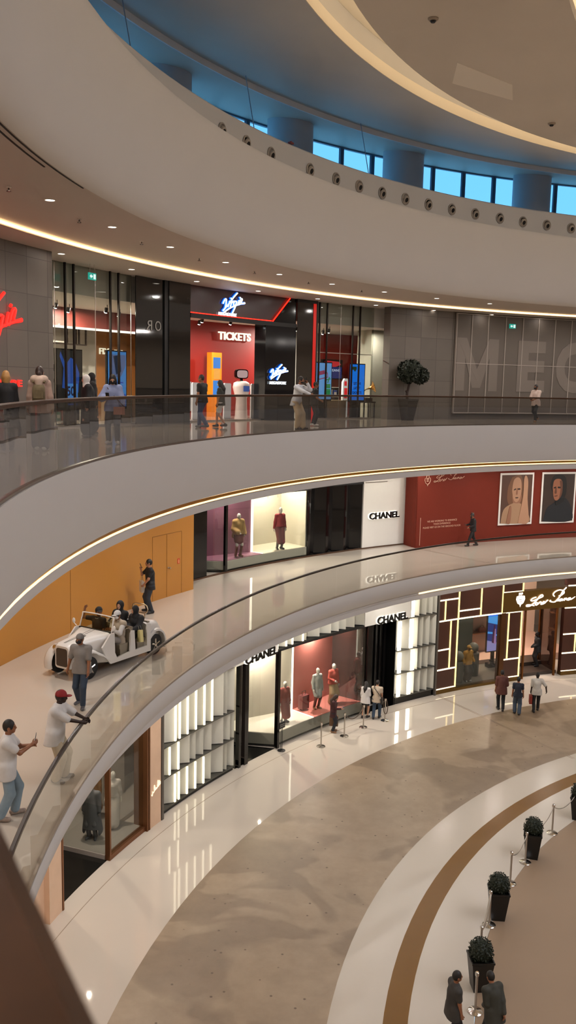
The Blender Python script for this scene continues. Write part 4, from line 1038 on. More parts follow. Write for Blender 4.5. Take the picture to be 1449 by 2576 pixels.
# ================================================================== UPPER GALLERY FRONTS
stone = tile_mat('grey stone tiles', '#675f57', '#4e4740', 1.66, 126.74, 0.93, 12.05, 0.55, 0.12, 0.022, 0.008)
struct(MB().arc(31.2, 31.6, 159.55, 192, Z2, 16.98, 1).build('wall_left', stone, smooth=30))
struct(MB().arc(31.2, 31.6, 119.9, 126.7, Z2, 16.98, 1).build('wall_right', stone, smooth=30))
struct(MB().arc(31.6, 38.3, 119.75, 119.95, Z2, 16.98, 1).build('wall_side', stone, smooth=30))
struct(MB().arc(31.6, 38, 159.4, 159.6, Z2, 16.98, 1).build('wall_side', stone, smooth=30))
VIRGIN = [sm([(.03, .46), (.10, .62), (.17, .64), (.13, .30), (.03, .16), (.30, .50), (.50, .80), (.65, .98)], 3), [(.24, .34), (.32, .60)], [(.36, .70), (.38, .73)], sm([(.34, .36), (.42, .60), (.44, .56), (.50, .62)], 3),
          sm([(.60, .62), (.52, .60), (.48, .46), (.56, .44), (.62, .62), (.54, .34), (.40, .03)], 3), [(.66, .46), (.72, .68)], [(.76, .78), (.78, .81)], sm([(.72, .48), (.80, .72), (.86, .74), (.82, .56), (.98, .58)], 3), sm([(.06, .07), (.30, .28), (.62, .46), (.98, .60)], 3)]
m = wall_frame(31.19, 164.15, 14.60); mb = MB(); strokes(mb, VIRGIN, m, -1.15, 1.10, -.42, 1.12, .04, .06, 8)
flat_obj('neon_sign', mb, ME('red neon', '#ff1a12', 3.2), m, 'red neon script sign on the grey stone wall at far left', 'sign', smooth=60)
m = wall_frame(31.19, 163.78, 13.50); mb = MB(); text(mb, 'MEGASTORE', m, -1.55, .82, -.085, .085, .03, .06, .02)
flat_obj('neon_sign', mb, ME('red neon', '#ff1a12', 3.2), m, 'small red neon capital letters low on the grey stone wall behind two walkers', 'sign')

o = thing('shop_front', 'tall glass and black store front with a red lit entrance on the upper gallery', 'shopfront', wall_frame(32.2, 143, Z2))
zc = 16.97
MB().arc(32.19, 32.205, 150.45, 159.4, Z2 + .05, zc, 1).build('glass_pane', shop_glass, o, 30)
MB().arc(32.19, 32.205, 126.8, 133.2, Z2 + .05, zc, 1).build('glass_pane', shop_glass, o, 30)
for t in (156.22, 155.51, 152.41, 151.69, 132.44, 131.67, 129.03, 128.3):
    MB().arc(32.11, 32.17, t - .05, t + .05, Z2, zc, .4).build('mullion', dark_metal, o, 30)
mb = MB()
for t in (157.0, 153.6, 150.5, 130.2): mb.arc(32.18, 32.19, t - .02, t + .02, Z2, zc, .4)
mb.arc(32.17, 32.19, 126.8, 133.2, 14.95, 14.98, 1); mb.arc(32.1, 32.25, 126.8, 159.4, Z2, Z2 + .05, 1); mb.build('glass_joint', steel, o, 30)
MB().arc(32.0, 32.04, 147.95, 150.45, Z2, zc, .8).build('smoked_panel', M('smoked black glass', '#151515', 0.04, spec=0.9), o, 30)
MB().arc(31.95, 32.3, 147.6, 147.95, Z2, zc, .4).build('black_post', black_mat, o, 30)
MB().arc(31.92, 31.98, 145.6, 147.6, Z2, zc, .8).build('smoked_panel', M('smoked black glass', '#151515', 0.04, spec=0.9), o, 30)
ra = M('mirror lettering', '#8f8c86', 0.4)
# portal header: dark red sloping panel with red light edge
def hdr(R, pts, name, mat):
    mb = MB(); n = len(pts)
    q = [P(R, t, z) for t, z in pts] + [P(R + .05, t, z) for t, z in pts]
    mb.add(q, [tuple(range(n)), tuple(reversed(range(n, 2 * n)))] + [(i, n + i, n + (i + 1) % n, (i + 1) % n) for i in range(n)])
    return mb.build(name, mat, o)
MB().arc(32.0, 32.3, 135.6, 145.6, 16.0, zc, .6).build('header_back', M('dark red panel', '#3a1210', 0.25), o, 30)
MB().arc(31.9, 32.0, 135.2, 145.6, 15.85, 16.0, .6).build('header_edge', black_mat, o, 30)
rl = ME('red line light', '#ff2010', 4.0)
MB().arc(31.96, 31.985, 137.6, 145.55, 16.02, 16.05, .6).build('red_light_line', rl, o, 30)
ra_, rb_ = P(31.93, 137.55, 16.02), P(31.93, 135.85, 16.96)
MB().tube([ra_, rb_], .024, 6).build('red_light_line', rl, o, 60)
mb = MB(); q = [P(31.94, t, z) for t, z in ((137.4, 16.0), (135.2, 16.0), (135.2, 16.97), (135.7, 16.97))] + [P(32.02, t, z) for t, z in ((137.4, 16.0), (135.2, 16.0), (135.2, 16.97), (135.7, 16.97))]
mb.add(q, [(0, 1, 2, 3), (7, 6, 5, 4), (0, 4, 5, 1), (1, 5, 6, 2), (2, 6, 7, 3), (3, 7, 4, 0)]); mb.build('sloping_jamb', black_gloss, o)
MB().arc(31.92, 32.5, 135.2, 138.25, Z2, 16.0, .8).build('black_column', M('black screen column', '#06070c', 0.08), o, 30)
MB().arc(31.88, 31.9, 133.55, 135.15, Z2, 16.85, .8).build('smoked_panel', M('smoked brown glass', '#26211d', 0.05, spec=0.8), o, 30)
MB().arc(31.86, 31.92, 133.27, 133.55, Z2, 16.85, .4).build('red_glow_edge', M('red lacquer edge', '#7a130c', 0.35, emit='#ff1c0c', estr=0.5), o, 30)
MB().arc(31.86, 32.2, 133.15, 135.2, 16.85, zc, .6).arc(31.86, 32.2, 133.12, 133.27, Z2, zc, .4).build('black_frame', black_mat, o, 30)
def logo(t, R, z, w, h, label, lx0, lx1, ly):
    m = wall_frame(R, t, z); g = thing('illuminated_sign', label, 'sign', m)
    mb = MB(); strokes(mb, VIRGIN, m, -w / 2, w / 2, 0, h, .026, .07, 7); mb.build('script', ME('sign white light', '#eaf6ff', 3.0), g, 60)
    mb = MB(); strokes(mb, VIRGIN, m, -w / 2, w / 2, 0, h, .042, .03, 7); mb.build('blue_halo', ME('sign blue halo', '#1767ff', 2.2), g, 60)
    mb = MB(); text(mb, 'MEGASTORE', m, lx0, lx1, ly, ly + .11, .03, .06, .008, .1); mb.build('small_letters', ME('sign white light', '#eaf6ff', 3.0), g)
logo(141.45, 31.98, 16.08, 1.25, .84, 'white and blue illuminated script sign on the dark red header above the entrance', -.79, .17, -.03)
logo(136.98, 31.90, 13.78, 1.02, .62, 'white and blue illuminated script sign low on the black column', -.50, .42, -.16)
m = wall_frame(31.99, 148.9, 15.45); g = thing('mirrored_lettering', 'two pale mirrored letters on the smoked black glass', 'sign', m)
mir = m @ Matrix.Scale(-1, 4, (1, 0, 0)) @ m.inverted()
for ch_, xa in (('O', -.38), ('R', .08)):
    mb = MB(); text(mb, ch_, m, xa, xa + .30, -.16, .16, 0.0, .012); mb.v = [mir @ v for v in mb.v]; mb.f = [tuple(reversed(f)) for f in mb.f]
    mb.build('letter', ra, g)

# store interior
dark_red = M('store red', '#86130c', 0.45); store_white = M('store ceiling white', '#d6d2ca', 0.6)
struct(MB().arc(32.35, OUT - .2, 119.95, 159.4, 16.15, 16.25, 1).build('ceiling', store_white, smooth=30))
struct(MB().arc(32.35, 32.5, 119.95, 159.4, 16.25, 16.97, 1).build('wall_header', store_white, smooth=30))
struct(MB().arc(36.0, 36.15, 141.6, 152.0, 15.5, 16.15, 1).build('wall_band', M('maroon band', '#6a2c26', 0.5), smooth=30))
struct(MB().arc(35.95, 36.1, 130.6, 141.6, Z2, 16.15, 1).build('wall_red', dark_red, smooth=30))
struct(MB().arc(37.95, 38.1, 138, 143.75, Z2, 16.15, 1).build('wall_back', M('orange wood wall', '#94602f', 0.5, noise=0.1), smooth=30))
struct(MB().arc(37.95, 38.1, 143.75, 159.4, Z2, 16.15, 1).build('wall_back', M('grey store back wall', '#b4b0a8', 0.6), smooth=30))
ob = thing('cove_light', 'white light strip glowing under the maroon band inside the left store glass', 'light')
MB().arc(35.96, 36.0, 141.6, 152.0, 15.42, 15.5, 1).build('light_strip', ME('store strip light', '#fff2e0', 2.5), ob, 30)
struct(MB().arc(37.95, 38.1, 119.9, 124.3, Z2, 16.97, 1).build('wall_back', M('store red deep', '#8a1a14', 0.5), smooth=30))
struct(MB().arc(33.6, 34.6, 122.6, 124.85, Z2, 16.15, .6).build('column', M('pale green stone', '#a5a597', 0.5, noise=0.08), smooth=30))
struct(MB().arc(37.95, 38.1, 124.3, 130.8, Z2, 16.15, .6).build('wall_panel', M('grey store wall', '#a9a9a2', 0.6), smooth=30))
m = wall_frame(35.9, 134.8, 15.44); mb = MB(); text(mb, 'TICKETS', m, -.92, .92, 0, .34, .02, .08, .022)
flat_obj('wall_sign', mb, ME('ticket sign light', '#fff4d8', 1.5), m, 'bright cream TICKETS lettering on the red store wall', 'sign')
m = wall_frame(37.9, 143.1, 14.66); mb = MB(); text(mb, 'FIX', m, -.30, .22, 0, .24, .02, .07, .015); mb.box(.5, .62, .12, .2, .02, .05, m).box(.68, .8, .12, .2, .02, .05, m).box(.86, .94, .12, .2, .02, .05, m)
flat_obj('wall_sign', mb, ME('ticket sign light', '#fff4d8', 1.5), m, 'small cream FIX lettering on the orange wall deep in the store', 'sign')
# framed grey panels hanging in the left part of the store
m = wall_frame(36.6, 148.3, 14.9); g = thing('framed_panel', 'grey fabric panel in a dark frame hanging deep in the store', 'panel', m)
MB().box(-1.0, .3, 0.05, .85, -.03, 0, m).build('fabric', M('grey fabric', '#8d877d', 0.8, noise=0.2, nscale=2), g)
mb = MB()
for x in (-1.05, -.6, .3, .75, .9, 1.25): mb.box(x - .02, x + .02, 0, .9, -.04, .03, m)
mb.box(-1.05, 1.25, -.02, .03, -.04, .03, m).box(-1.05, 1.25, .87, .92, -.04, .03, m); mb.build('frame', dark_metal, g)
# ceiling spotlights in the store
sp = None
for i, (R, t) in enumerate(((33.6, 155.2), (34.2, 152.6), (35.0, 150.2), (33.8, 149.3), (34.6, 146.8), (33.5, 144.8), (34.5, 143.4), (33.6, 141.2), (34.6, 139.8), (33.4, 138.9), (33.8, 132.0), (34.4, 130.0), (33.5, 129.2), (34.6, 128.2))):
    m = floor_frame(R, t, 16.15) @ Matrix.Rotation(math.pi, 4, 'X')
    lab = 'small bright ceiling spotlight inside the store, %s from the left' % ORD[i]
    if sp is None:
        sp = thing('spotlight', lab, 'ceiling light', m, 'store ceiling spotlights')
        MB().tube([(0, 0, 0), (0, 0, .12)], .012, 6).lathe([(.05, .1), (.06, .12), (.06, .26), (.05, .27)], 14, Matrix.Rotation(.3, 4, 'X')).build('housing', dark_metal, sp, 40, world=False)
        MB().ell((0, 0, .262), (.056, .056, .03), 12, 7, Matrix.Rotation(.3, 4, 'X')).build('lens', ME('spot lens', '#f3fbff', 14.0), sp, 40, world=False)
    else: dup(sp, m, lab)
# digital totems
def totem(R, t, z0, z1, w, label, bg, draw, mats):
    m = wall_frame(R, t, Z2); g = thing('digital_totem', label, 'display')
    g.matrix_world = m; RM[g.name] = m.copy()
    MB().box(-w / 2 - .04, w / 2 + .04, z0 - .08, z1 + .04, -.08, 0, m).box(-.25, .25, .02, z0 - .05, -.07, -.01, m).box(-.35, .35, 0, .03, -.25, .15, m).build('housing', black_gloss, g)
    mb = MB().box(-w / 2, w / 2, z0, z1, 0, .006, m); draw(mb, m); mb.build('picture', [bg] + mats, g)
def d_dark(mb, m):
    mb.mat(1).prism([(-.36, 1.15), (.40, 1.0), (.46, 1.6), (.25, 2.0), (.05, 2.08), (-.18, 1.85), (-.42, 2.25), (-.46, 2.1), (-.28, 1.75)], .006, .009, m).mat(2).box(-.22, .36, .82, 1.28, .006, .012, m)
    mb.mat(3); text(mb, '50', m, -.15, .22, .9, 1.2, .012, .014, .03); mb.mat(1).box(-.3, .45, .72, .76, .006, .01, m).box(-.2, .35, .62, .66, .006, .01, m)
totem(33.0, 154.05, .55, 2.30, 1.16, 'black display totem with a blue hoodie picture and large number 50', ME('totem black', '#05070f', 0.3), d_dark, [ME('totem blue', '#1b55b8', 0.8), ME('totem pale blue', '#4c8fe0', 0.9), ME('totem navy', '#0a1d5a', 0.5)])
def d_light(mb, m):
    mb.mat(1).prism([(-.42, 2.25), (.42, 2.25), (.42, 1.9), (.2, 1.55), (-.1, 1.5), (-.38, 1.75)], .006, .009, m).mat(2).prism([(-.2, 2.2), (.15, 2.25), (.2, 1.7), (-.05, 1.6)], .009, .012, m).mat(3).box(-.3, .3, 1.32, 1.36, .006, .01, m).box(-.3, .3, 1.22, 1.24, .006, .01, m).box(.22, .42, .55, .95, .006, .01, m)
totem(33.0, 150.05, .55, 2.35, .90, 'light blue display totem behind the person in the pale blue blouse', ME('totem sky', '#4a90dd', 0.9), d_light, [ME('totem lilac', '#6a7fb5', 0.7), ME('totem slate', '#33415f', 0.5), ME('totem deep blue', '#1a3fc0', 0.8)])
def d_pale(mb, m):
    R_ = m @ Matrix.Translation((-.02, 1.78, 0)) @ Matrix.Rotation(.2, 4, 'Z')
    mb.mat(1); mb.box(-.3, .26, -.1, .12, .006, .009, R_).box(-.22, .1, .12, .24, .006, .009, R_); mb.mat(3).box(-.26, .22, -.06, .08, .009, .011, R_)
    mb.mat(2).box(.08, .4, 1.28, 1.46, .006, .009, m).box(.05, .4, 1.0, 1.25, .006, .009, m).prism([(.2, 1.5), (.26, 1.5), (.36, 1.75), (.3, 1.76)], .006, .009, m).prism([(.14, 1.6), (.4, 1.66), (.4, 1.7), (.14, 1.66)], .006, .009, m)
totem(32.6, 131.1, .82, 2.33, .88, 'pale blue display totem with red and green badge pictures near the right store window', ME('totem pale', '#6aa6e8', 1.0), d_pale, [ME('totem red', '#b03a6a', 0.7), ME('totem green', '#1f9a5a', 0.7), ME('totem pale', '#6aa6e8', 1.0)])
def d_get(mb, m):
    mb.mat(1); text(mb, 'GET THE', m, -.22, .22, 1.45, 1.57, .006, .009, .03); text(mb, 'LATEST', m, -.2, .2, 1.25, 1.37, .006, .009, .03); text(mb, 'GADGETS', m, -.27, .27, 1.05, 1.17, .006, .009, .03); mb.mat(2).box(-.36, -.05, 2.1, 2.24, .006, .009, m).box(-.2, -.1, 2.04, 2.1, .006, .009, m)
totem(33.0, 127.06, .78, 2.34, .84, 'saturated blue display totem reading GET THE LATEST GADGETS', ME('totem strong blue', '#1273e6', 1.3), d_get, [ME('totem ink', '#0a2f86', 0.4), ME('totem olive', '#3d5c3a', 0.4)])
# orange ticket kiosk
m = wall_frame(35.4, 137.05, Z2); g = thing('ticket_kiosk', 'tall orange and blue ticket kiosk against the red store wall', 'kiosk', m)
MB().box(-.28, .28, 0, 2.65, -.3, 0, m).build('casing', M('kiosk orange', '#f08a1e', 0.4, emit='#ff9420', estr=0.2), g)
MB().box(-.2, .2, 2.0, 2.45, 0, .01, m).box(-.2, .2, .9, 1.5, 0, .01, m).build('blue_panel', ME('kiosk blue', '#2b86e0', 1.0), g)
MB().box(-.17, .17, 1.55, 1.95, 0, .01, m).build('ticket_panel', ME('kiosk amber', '#ffb040', 1.0), g)
# white robot shaped kiosk
m = wall_frame(33.9, 137.05, Z2); g = thing('robot_kiosk', 'white robot shaped kiosk with a rounded screen head in the store entrance', 'robot', m)
mb = MB(); mb.loft([[m @ Vector((x * w, y, zz * d)) for x, zz in [(math.cos(a), math.sin(a)) for a in [2 * math.pi * k / 20 for k in range(20)]]] for y, w, d in ((.0, .30, .25), (.1, .28, .23), (.8, .24, .2), (1.0, .33, .26), (1.25, .42, .28), (1.42, .38, .24), (1.5, .2, .15))]); mb.build('torso', M('robot white', '#d8cdc9', 0.3), g, 60)
mb = MB(); rr = [(.34 * math.copysign(abs(math.cos(a)) ** .5, math.cos(a)), 1.78 + .19 * math.copysign(abs(math.sin(a)) ** .6, math.sin(a))) for a in [2 * math.pi * k / 28 for k in range(28)]]
mb.prism(rr, -.08, .04, m); mb.build('head', black_gloss, g, 40)
mb = MB().prism([(x * .86, 1.78 + (y - 1.78) * .8) for x, y in rr], .04, .05, m); mb.build('face_screen', ME('robot face', '#c9a9a6', 0.8), g)
mb = MB().box(-.16, .16, 1.08, 1.3, .28, .3, m); mb.build('chest_screen', ME('robot chest screen', '#3d5ea8', 0.6), g)
mb = MB().tube([(0, 1.48, 0), (0, 1.62, -.02)], .06, 10, m=m); mb.build('neck', black_gloss, g)
# white entrance gates
gp_ = None
for i, (R, t) in enumerate(((33.2, 142.6), (33.2, 139.6), (33.2, 136.6 + .4))):
    m = wall_frame(R, t, Z2)
    lab = ['white security gate panel beside the walking couple', 'white security gate panel left of the robot kiosk', 'white security gate panel right of the robot kiosk'][i]
    if gp_ is None:
        gp_ = thing('security_gate', lab, 'gate', m, 'entrance security gates')
        MB().prism([(-.19, 0.02), (.19, .02), (.19, 1.36), (.15, 1.40), (-.15, 1.40), (-.19, 1.36)], -.03, .03).build('panel', M('gate white', '#cfd2d6', 0.35), gp_, 40, world=False)
        MB().box(-.24, .24, 0, .03, -.12, .12).build('foot_plate', steel, gp_, world=False)
    else: dup(gp_, m, lab)
m = wall_frame(33.0, 143.9, Z2)
mb = MB().box(-.3, .3, .35, 1.42, -.02, .02, m).mat(1).box(-.28, .05, .5, 1.35, .02, .03, m).mat(0).box(-.03, .03, .0, .35, -.02, .02, m).box(-.25, .25, 0, .02, -.2, .2, m)
flat_obj('poster_stand', mb, [M('stand white', '#cfd2d6', 0.35), ME('stand blue', '#3c86c8', 0.6)], m, 'small blue and white poster stand at the left of the entrance', 'stand')
# wall screen inside right window, blue side screen
m = wall_frame(37.0, 124.1, Z2 + 1.7); mb = MB().box(-.75, .55, 0, .95, -.05, 0, m).mat(1).box(-.7, .5, .05, .6, 0, .01, m).mat(2).prism([(-.7, .62), (.1, .6), (.45, .72), (.3, .86), (-.5, .9)], 0, .01, m).mat(3); text(mb, 'BEANS', m, -.2, .4, .38, .5, .01, .02)
flat_obj('wall_screen', mb, [black_gloss, ME('scr navy', '#14246e', 0.9), ME('scr crimson', '#d0202c', 1.0), ME('scr white', '#dfe8ff', 1.0)], m, 'wall screen with red and navy picture behind the right store window', 'screen')
m = wall_frame(34.6, 133.6 + .4, Z2 + 1.5); mb = MB().box(-.12, .12, 0, .95, -.05, 0, m).mat(1).box(-.1, .1, .03, .92, 0, .01, m)
flat_obj('wall_screen', mb, [black_gloss, ME('scr light blue', '#5b93dd', 1.0)], m, 'narrow light blue screen at the right edge of the entrance', 'screen')
m = wall_frame(33.6, 127.3, Z2); g = thing('product_totem', 'small white and red lit product totem between two blue totems', 'display', m)
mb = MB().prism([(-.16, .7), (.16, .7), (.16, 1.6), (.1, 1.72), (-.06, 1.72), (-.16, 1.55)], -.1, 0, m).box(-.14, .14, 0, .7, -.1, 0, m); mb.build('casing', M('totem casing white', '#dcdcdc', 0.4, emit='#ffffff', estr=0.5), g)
MB().box(-.08, .1, .85, 1.3, 0, .01, m).box(-.08, .06, 1.4, 1.6, 0, .01, m).build('red_panel', ME('totem bright red', '#e0202a', 1.2), g)
# counters, shelves, goods
woodc = M('counter wood', '#9c8062', 0.5, noise=0.1)
def counter(R, t, w, h, label, parts=3):
    m = floor_frame(R, t, Z2); g = thing('display_counter', label, 'counter', m)
    MB().box(-w / 2, w / 2, -.3, .3, 0.0, h, m).build('cabinet', woodc, g)
    MB().box(-w / 2 - .03, w / 2 + .03, -.33, .33, h, h + .04, m).build('top', M('counter top', '#b49a78', 0.35), g)
    for k in range(parts):
        x = -w / 2 + w * (k + .5) / parts; MB().box(x - w / parts * .42, x + w / parts * .42, -.312, -.3, .1, h - .1, m).build('door', M('counter door', '#8a6f54', 0.5), g)
counter(33.7, 148.4, 1.3, .85, 'beige wooden display counter behind the left store glass')
counter(33.5, 146.55, .7, .6, 'low beige wooden counter right of the taller one')
counter(33.75, 128.7, 1.5, .72, 'beige wooden counter under the pale blue totem in the right window')
def shelf_unit(R, t, w, label, grp, cols, rows=4, n=5, h=1.7, z=Z2):
    m = wall_frame(R, t, z); g = thing('shelf_unit', label, 'shelf', m)
    MB().box(-w / 2, w / 2, 0, h, -.32, -.3, m).build('back', M('shelf back', '#4a3d36', 0.6), g)
    for r in range(rows + 1): MB().box(-w / 2, w / 2, h * r / rows - .015 + .015, h * r / rows + .03, -.3, 0, m).build('shelf', M('shelf metal', '#c9c4bb', 0.4), g)
    for q in (-1, 1): MB().box(q * w / 2 - .02, q * w / 2 + .02, 0, h + .03, -.32, 0, m).build('side', dark_metal, g)
    rnd = random.Random(int(t * 100)); i = 0
    for r in range(rows):
        for k in range(n):
            x = -w / 2 + w * (k + .5) / n; bw = w / n * .8; bh = h / rows * rnd.uniform(.45, .8); c = cols[i % len(cols)]; i += 1
            mm = m @ Matrix.Translation((x, h * r / rows + .03, -.14))
            mb = MB().box(-bw / 2, bw / 2, 0, bh, -.1, .06, mm).mat(1).box(-bw * .3, bw * .3, bh * .3, bh * .7, .06, .063, mm)
            flat_obj('product_box', mb, [M('box ' + c[1], c[1], 0.5), M('box label', '#d8d2c6', 0.5)], mm, '%s box, %s on the %s shelf of %s' % (c[0], ['leftmost', 'second from left', 'third from left', 'fourth from left', 'fifth from left'][k], ['bottom', 'second', 'third', 'top'][r], grp[4:]), 'box', 'product boxes on ' + grp)
cs = [('white', '#c9c6bf'), ('green', '#1f6a58'), ('red', '#a3261c'), ('grey', '#77736c'), ('black', '#1c1b1b')]
shelf_unit(34.6, 150.9 + .4, 1.3, 'metal shelf of mixed boxes between the two left totems', 'the shelf between the left totems', cs, 4, 5, 1.9)
shelf_unit(35.2, 126.7, 1.2, 'metal shelf of mixed boxes behind the right store window', 'the shelf in the right window', [('red', '#a3261c'), ('white', '#c9c6bf'), ('blue', '#27479a')], 3, 4, 1.3)
# gramophone with brass horn on a dark table
m = floor_frame(33.3, 125.6, Z2); g = thing('side_table', 'dark side table carrying a gramophone behind the right store window', 'table', m)
MB().box(-.34, .34, -.25, .25, .66, .72, m).build('top', black_mat, g)
for x in (-.30, .30):
    for y in (-.2, .2): MB().box(x - .025, x + .025, y - .025, y + .025, 0, .66, m).build('leg', black_mat, g)
m = floor_frame(33.3, 125.6, Z2 + .722); g = thing('gramophone', 'gramophone with a large brass horn on the dark side table', 'gramophone', m)
MB().box(-.2, .2, -.18, .18, 0, .16, m).build('case', M('gramophone wood', '#3b2417', 0.35), g)
MB().tube(sm([m @ Vector(p) for p in [(-.16, .1, .16), (-.2, .1, .35), (-.1, .05, .48), (.02, 0, .56)]]), .022, 8).build('tone_arm', M('brass', '#b58c4a', 0.25, metal=1), g, 60)
hm = m @ Matrix.Translation((.0, 0, .55)) @ Matrix.Rotation(1.2, 4, 'Y') @ Matrix.Rotation(.5, 4, 'X')
MB().lathe([(.02, 0), (.04, .1), (.08, .2), (.16, .28), (.27, .33), (.265, .34), (.15, .295), (.07, .22)], 28, hm).build('horn', M('brass', '#b58c4a', 0.25, metal=1), g, 60)

# screen wall with faint giant letters
o = thing('screen_wall', 'grey mesh screen wall with faint giant letters on the upper gallery at right', 'screen wall', wall_frame(31.1, 113, Z2))
msh = M('grey mesh', '#5f564e', 0.6, noise=0.05); mline = M('pale joint', '#a0968c', 0.5)
vt = [119.85, 118.26, 116.54, 114.71, 112.92, 111.3, 109.6, 107.93, 106.25, 104.6, 103.0]
for a, b in zip(vt[1:], vt[:-1]):
    for z0, z1 in ((12.54, 14.74), (14.74, 16.9)): MB().arc(31.10, 31.16, a + .03, b - .03, z0 + .012, z1 - .012, 1).build('mesh_panel', msh, o, 30)
mb = MB()
for t in vt: mb.arc(31.07, 31.17, t - .035, t + .035, 12.5, 16.94, 1)
mb.arc(31.07, 31.17, 103, 119.85, 12.5, 12.55, 1).arc(31.07, 31.17, 103, 119.85, 14.725, 14.755, 1).arc(31.07, 31.17, 103, 119.85, 16.9, 16.94, 1); mb.build('frame', mline, o, 30)
struct(MB().arc(31.2, 31.5, 97, 119.9, Z2, 16.98, 1).build('wall_right', M('grey back wall', '#5b524a', 0.6), smooth=30))
lt = M('faint letters', '#756b62', 0.6)
for s, ta, tb, z0, z1 in (('M', 119.75, 115.35, 13.52, 15.87), ('E', 113.3, 110.4, 13.52, 15.87), ('C', 109.3, 106.0, 13.5, 15.9)):
    w = (ta - tb) * D2R * 31.06; m = wall_frame(31.095 * math.cos((ta - tb) / 2 * D2R), (ta + tb) / 2, z0); mb = MB(); h_ = z1 - z0
    if s == 'M':
        q_ = .21 * w
        mb.prism([(-w / 2, 0), (-w / 2, h_), (-w / 2 + q_ * 1.1, h_), (0, h_ * .42), (w / 2 - q_ * 1.1, h_), (w / 2, h_), (w / 2, 0), (w / 2 - q_, 0), (w / 2 - q_, h_ * .62), (.1 * w, 0.06 * h_), (-.1 * w, 0.06 * h_), (-w / 2 + q_, h_ * .62), (-w / 2 + q_, 0)], -.004, .004, m)
    else: text(mb, s, m, -w / 2, w / 2, 0, h_, -.004, .004, .045)
    # wrap the flat letter onto the curve
    im = m.inverted(); mb.v = [P(31.092 - (im @ v).z - .004, (ta + tb) / 2 - (im @ v).x / 31.092 / D2R, v.z) for v in mb.v]
    mb.build('giant_letter', lt, o)
# green exit signs
def exit_sign(m, label):
    g = thing('exit_sign', label, 'sign', m)
    MB().box(-.17, .17, -.1, .1, -.02, .02, m).build('panel', ME('exit green', '#1fa08c', 1.1), g)
    MB().prism([(-.14, 0), (-.06, .06), (-.06, .025), (0, .025), (0, -.025), (-.06, -.025), (-.06, -.06)], .02, .024, m).box(.04, .14, -.07, .07, .02, .024, m).build('pictogram', ME('exit white', '#dff5ee', 1.2), g)
    return g
g = exit_sign(wall_frame(31.06, 114.07, 16.50), 'small green exit sign on the grey mesh screen wall')
g = exit_sign(wall_frame(31.6, 154.7 + .5, 16.62), 'small green exit sign hanging before the left store glass')
m = RM[g.name]; MB().tube([(-.1, .1, 0), (-.1, .35, 0)], .006, 5, m=m).tube([(.1, .1, 0), (.1, .35, 0)], .006, 5, m=m).build('hanger', steel, g)
# ================================================================== PEOPLE
def cl(name, col, rough=0.75): return M('cloth ' + name, col, rough, noise=0.10, nscale=14)
black_c = cl('black', '#131215'); navy_c = cl('navy', '#1b2230'); jeans = cl('jeans', '#2c3a4d'); white_c = cl('white', '#cfcac6'); grey_c = cl('grey', '#7b7672')
beige_c = cl('beige', '#c9b28e'); dk_trs = cl('dark trousers', '#1d1b1c'); hair_b = M('hair black', '#17110e', 0.55); hair_bl = M('hair blonde', '#b3834b', 0.5, noise=.3, nscale=30); hair_br = M('hair brown', '#33211a', 0.5)
shoe_w = M('shoe white', '#c8c4be', 0.5); shoe_b = M('shoe black', '#17161a', 0.4); shoe_g = M('shoe grey', '#55555a', 0.5); shoe_t = M('shoe tan', '#8a6446', 0.5)
mask_b = M('mask black', '#0f0e10', 0.7); mask_w = M('mask white', '#d6d4d2', 0.7)
F = 0.016
# --- upper gallery
figure('person', 'person with blonde hair in a black coat seen from behind at far left', 28.5, 172.5, Z2, 112, 1.52, [('jacket', black_c, dict(hem=-.42, flare=.2)), ('trousers', cl('charcoal', '#3a3a3d')), ('hair', hair_bl, dict(style='bob')), ('shoe', shoe_b)], 'light', dict(footR=(.1, .14, .085), footL=(-.1, -.16, .1), handR=(.22, .1, .86)), F, female=True)
_, d = figure('person', 'person in a pink beige hooded top with dark swept back hair seen from behind', 28.0, 171.7, Z2, 100, 1.62, [('jacket', cl('pink beige', '#b79a8c'), dict(hem=-.15, d=.02)), ('hood', cl('pink beige light', '#cdb3a2')), ('trousers', cl('grey wide', '#57565a'), dict(wide=.035)), ('hair', hair_br, dict(style='bun')), ('shoe', shoe_w)], 'light', dict(footR=(.1, -.12, .09), footL=(-.1, .16, .085)), F, female=True)
m = d['m'] @ Matrix.Translation(d['m'].inverted() @ d['chest'])
mb = MB(); mb.loft([[m @ Vector((x * w, -.15 - y * q, zz)) for x, y in [(-1, 0), (1, 0), (1, .7), (.7, 1), (-.7, 1), (-1, .7)]] for zz, w, q in ((-.26, .10, .09), (-.22, .12, .12), (.02, .115, .11), (.08, .09, .06))])
camo = M('camouflage canvas', '#6d5f45', 0.8, noise=0.6, nscale=12)
bpk = thing('backpack', 'small camouflage backpack on the back of the person in the pink beige hooded top', 'backpack', m)
mb.build('pack', camo, bpk, 50)
for q in (-1, 1): MB().tube([m @ Vector(p) for p in [(q * .10, -.16, .12), (q * .12, -.06, .2), (q * .11, .12, .14)]], .02, 6).build('strap', camo, bpk, 60)
MB().box(-.09, .09, -.30, -.26, -.18, -.02, m).build('pocket', camo, bpk)
_, d = figure('person', 'person in a pale blue blouse and black mask looking at a phone', 27.48, 166.62, Z2, 272, 1.53, [('blouse', cl('pale blue', '#8f9ac0'), dict(hem=-.12, wide=.03)), ('trousers', cl('dark slate', '#33353c')), ('hair', hair_b, dict(style='long')), ('face_mask', mask_b), ('shoe', shoe_w)], 'light', dict(head=(-8, 22), handR=(.14, .3, 1.16), elbowR=(.6, -.6, -.5), handL=(-.26, .08, .86), footL=(-.11, .02, .085), footR=(.11, .04, .085)), F, female=True)
phone(d['hand'][1] + Vector((0, 0, .04)), d['m'], 'dark phone held by the person in the pale blue blouse', -35)
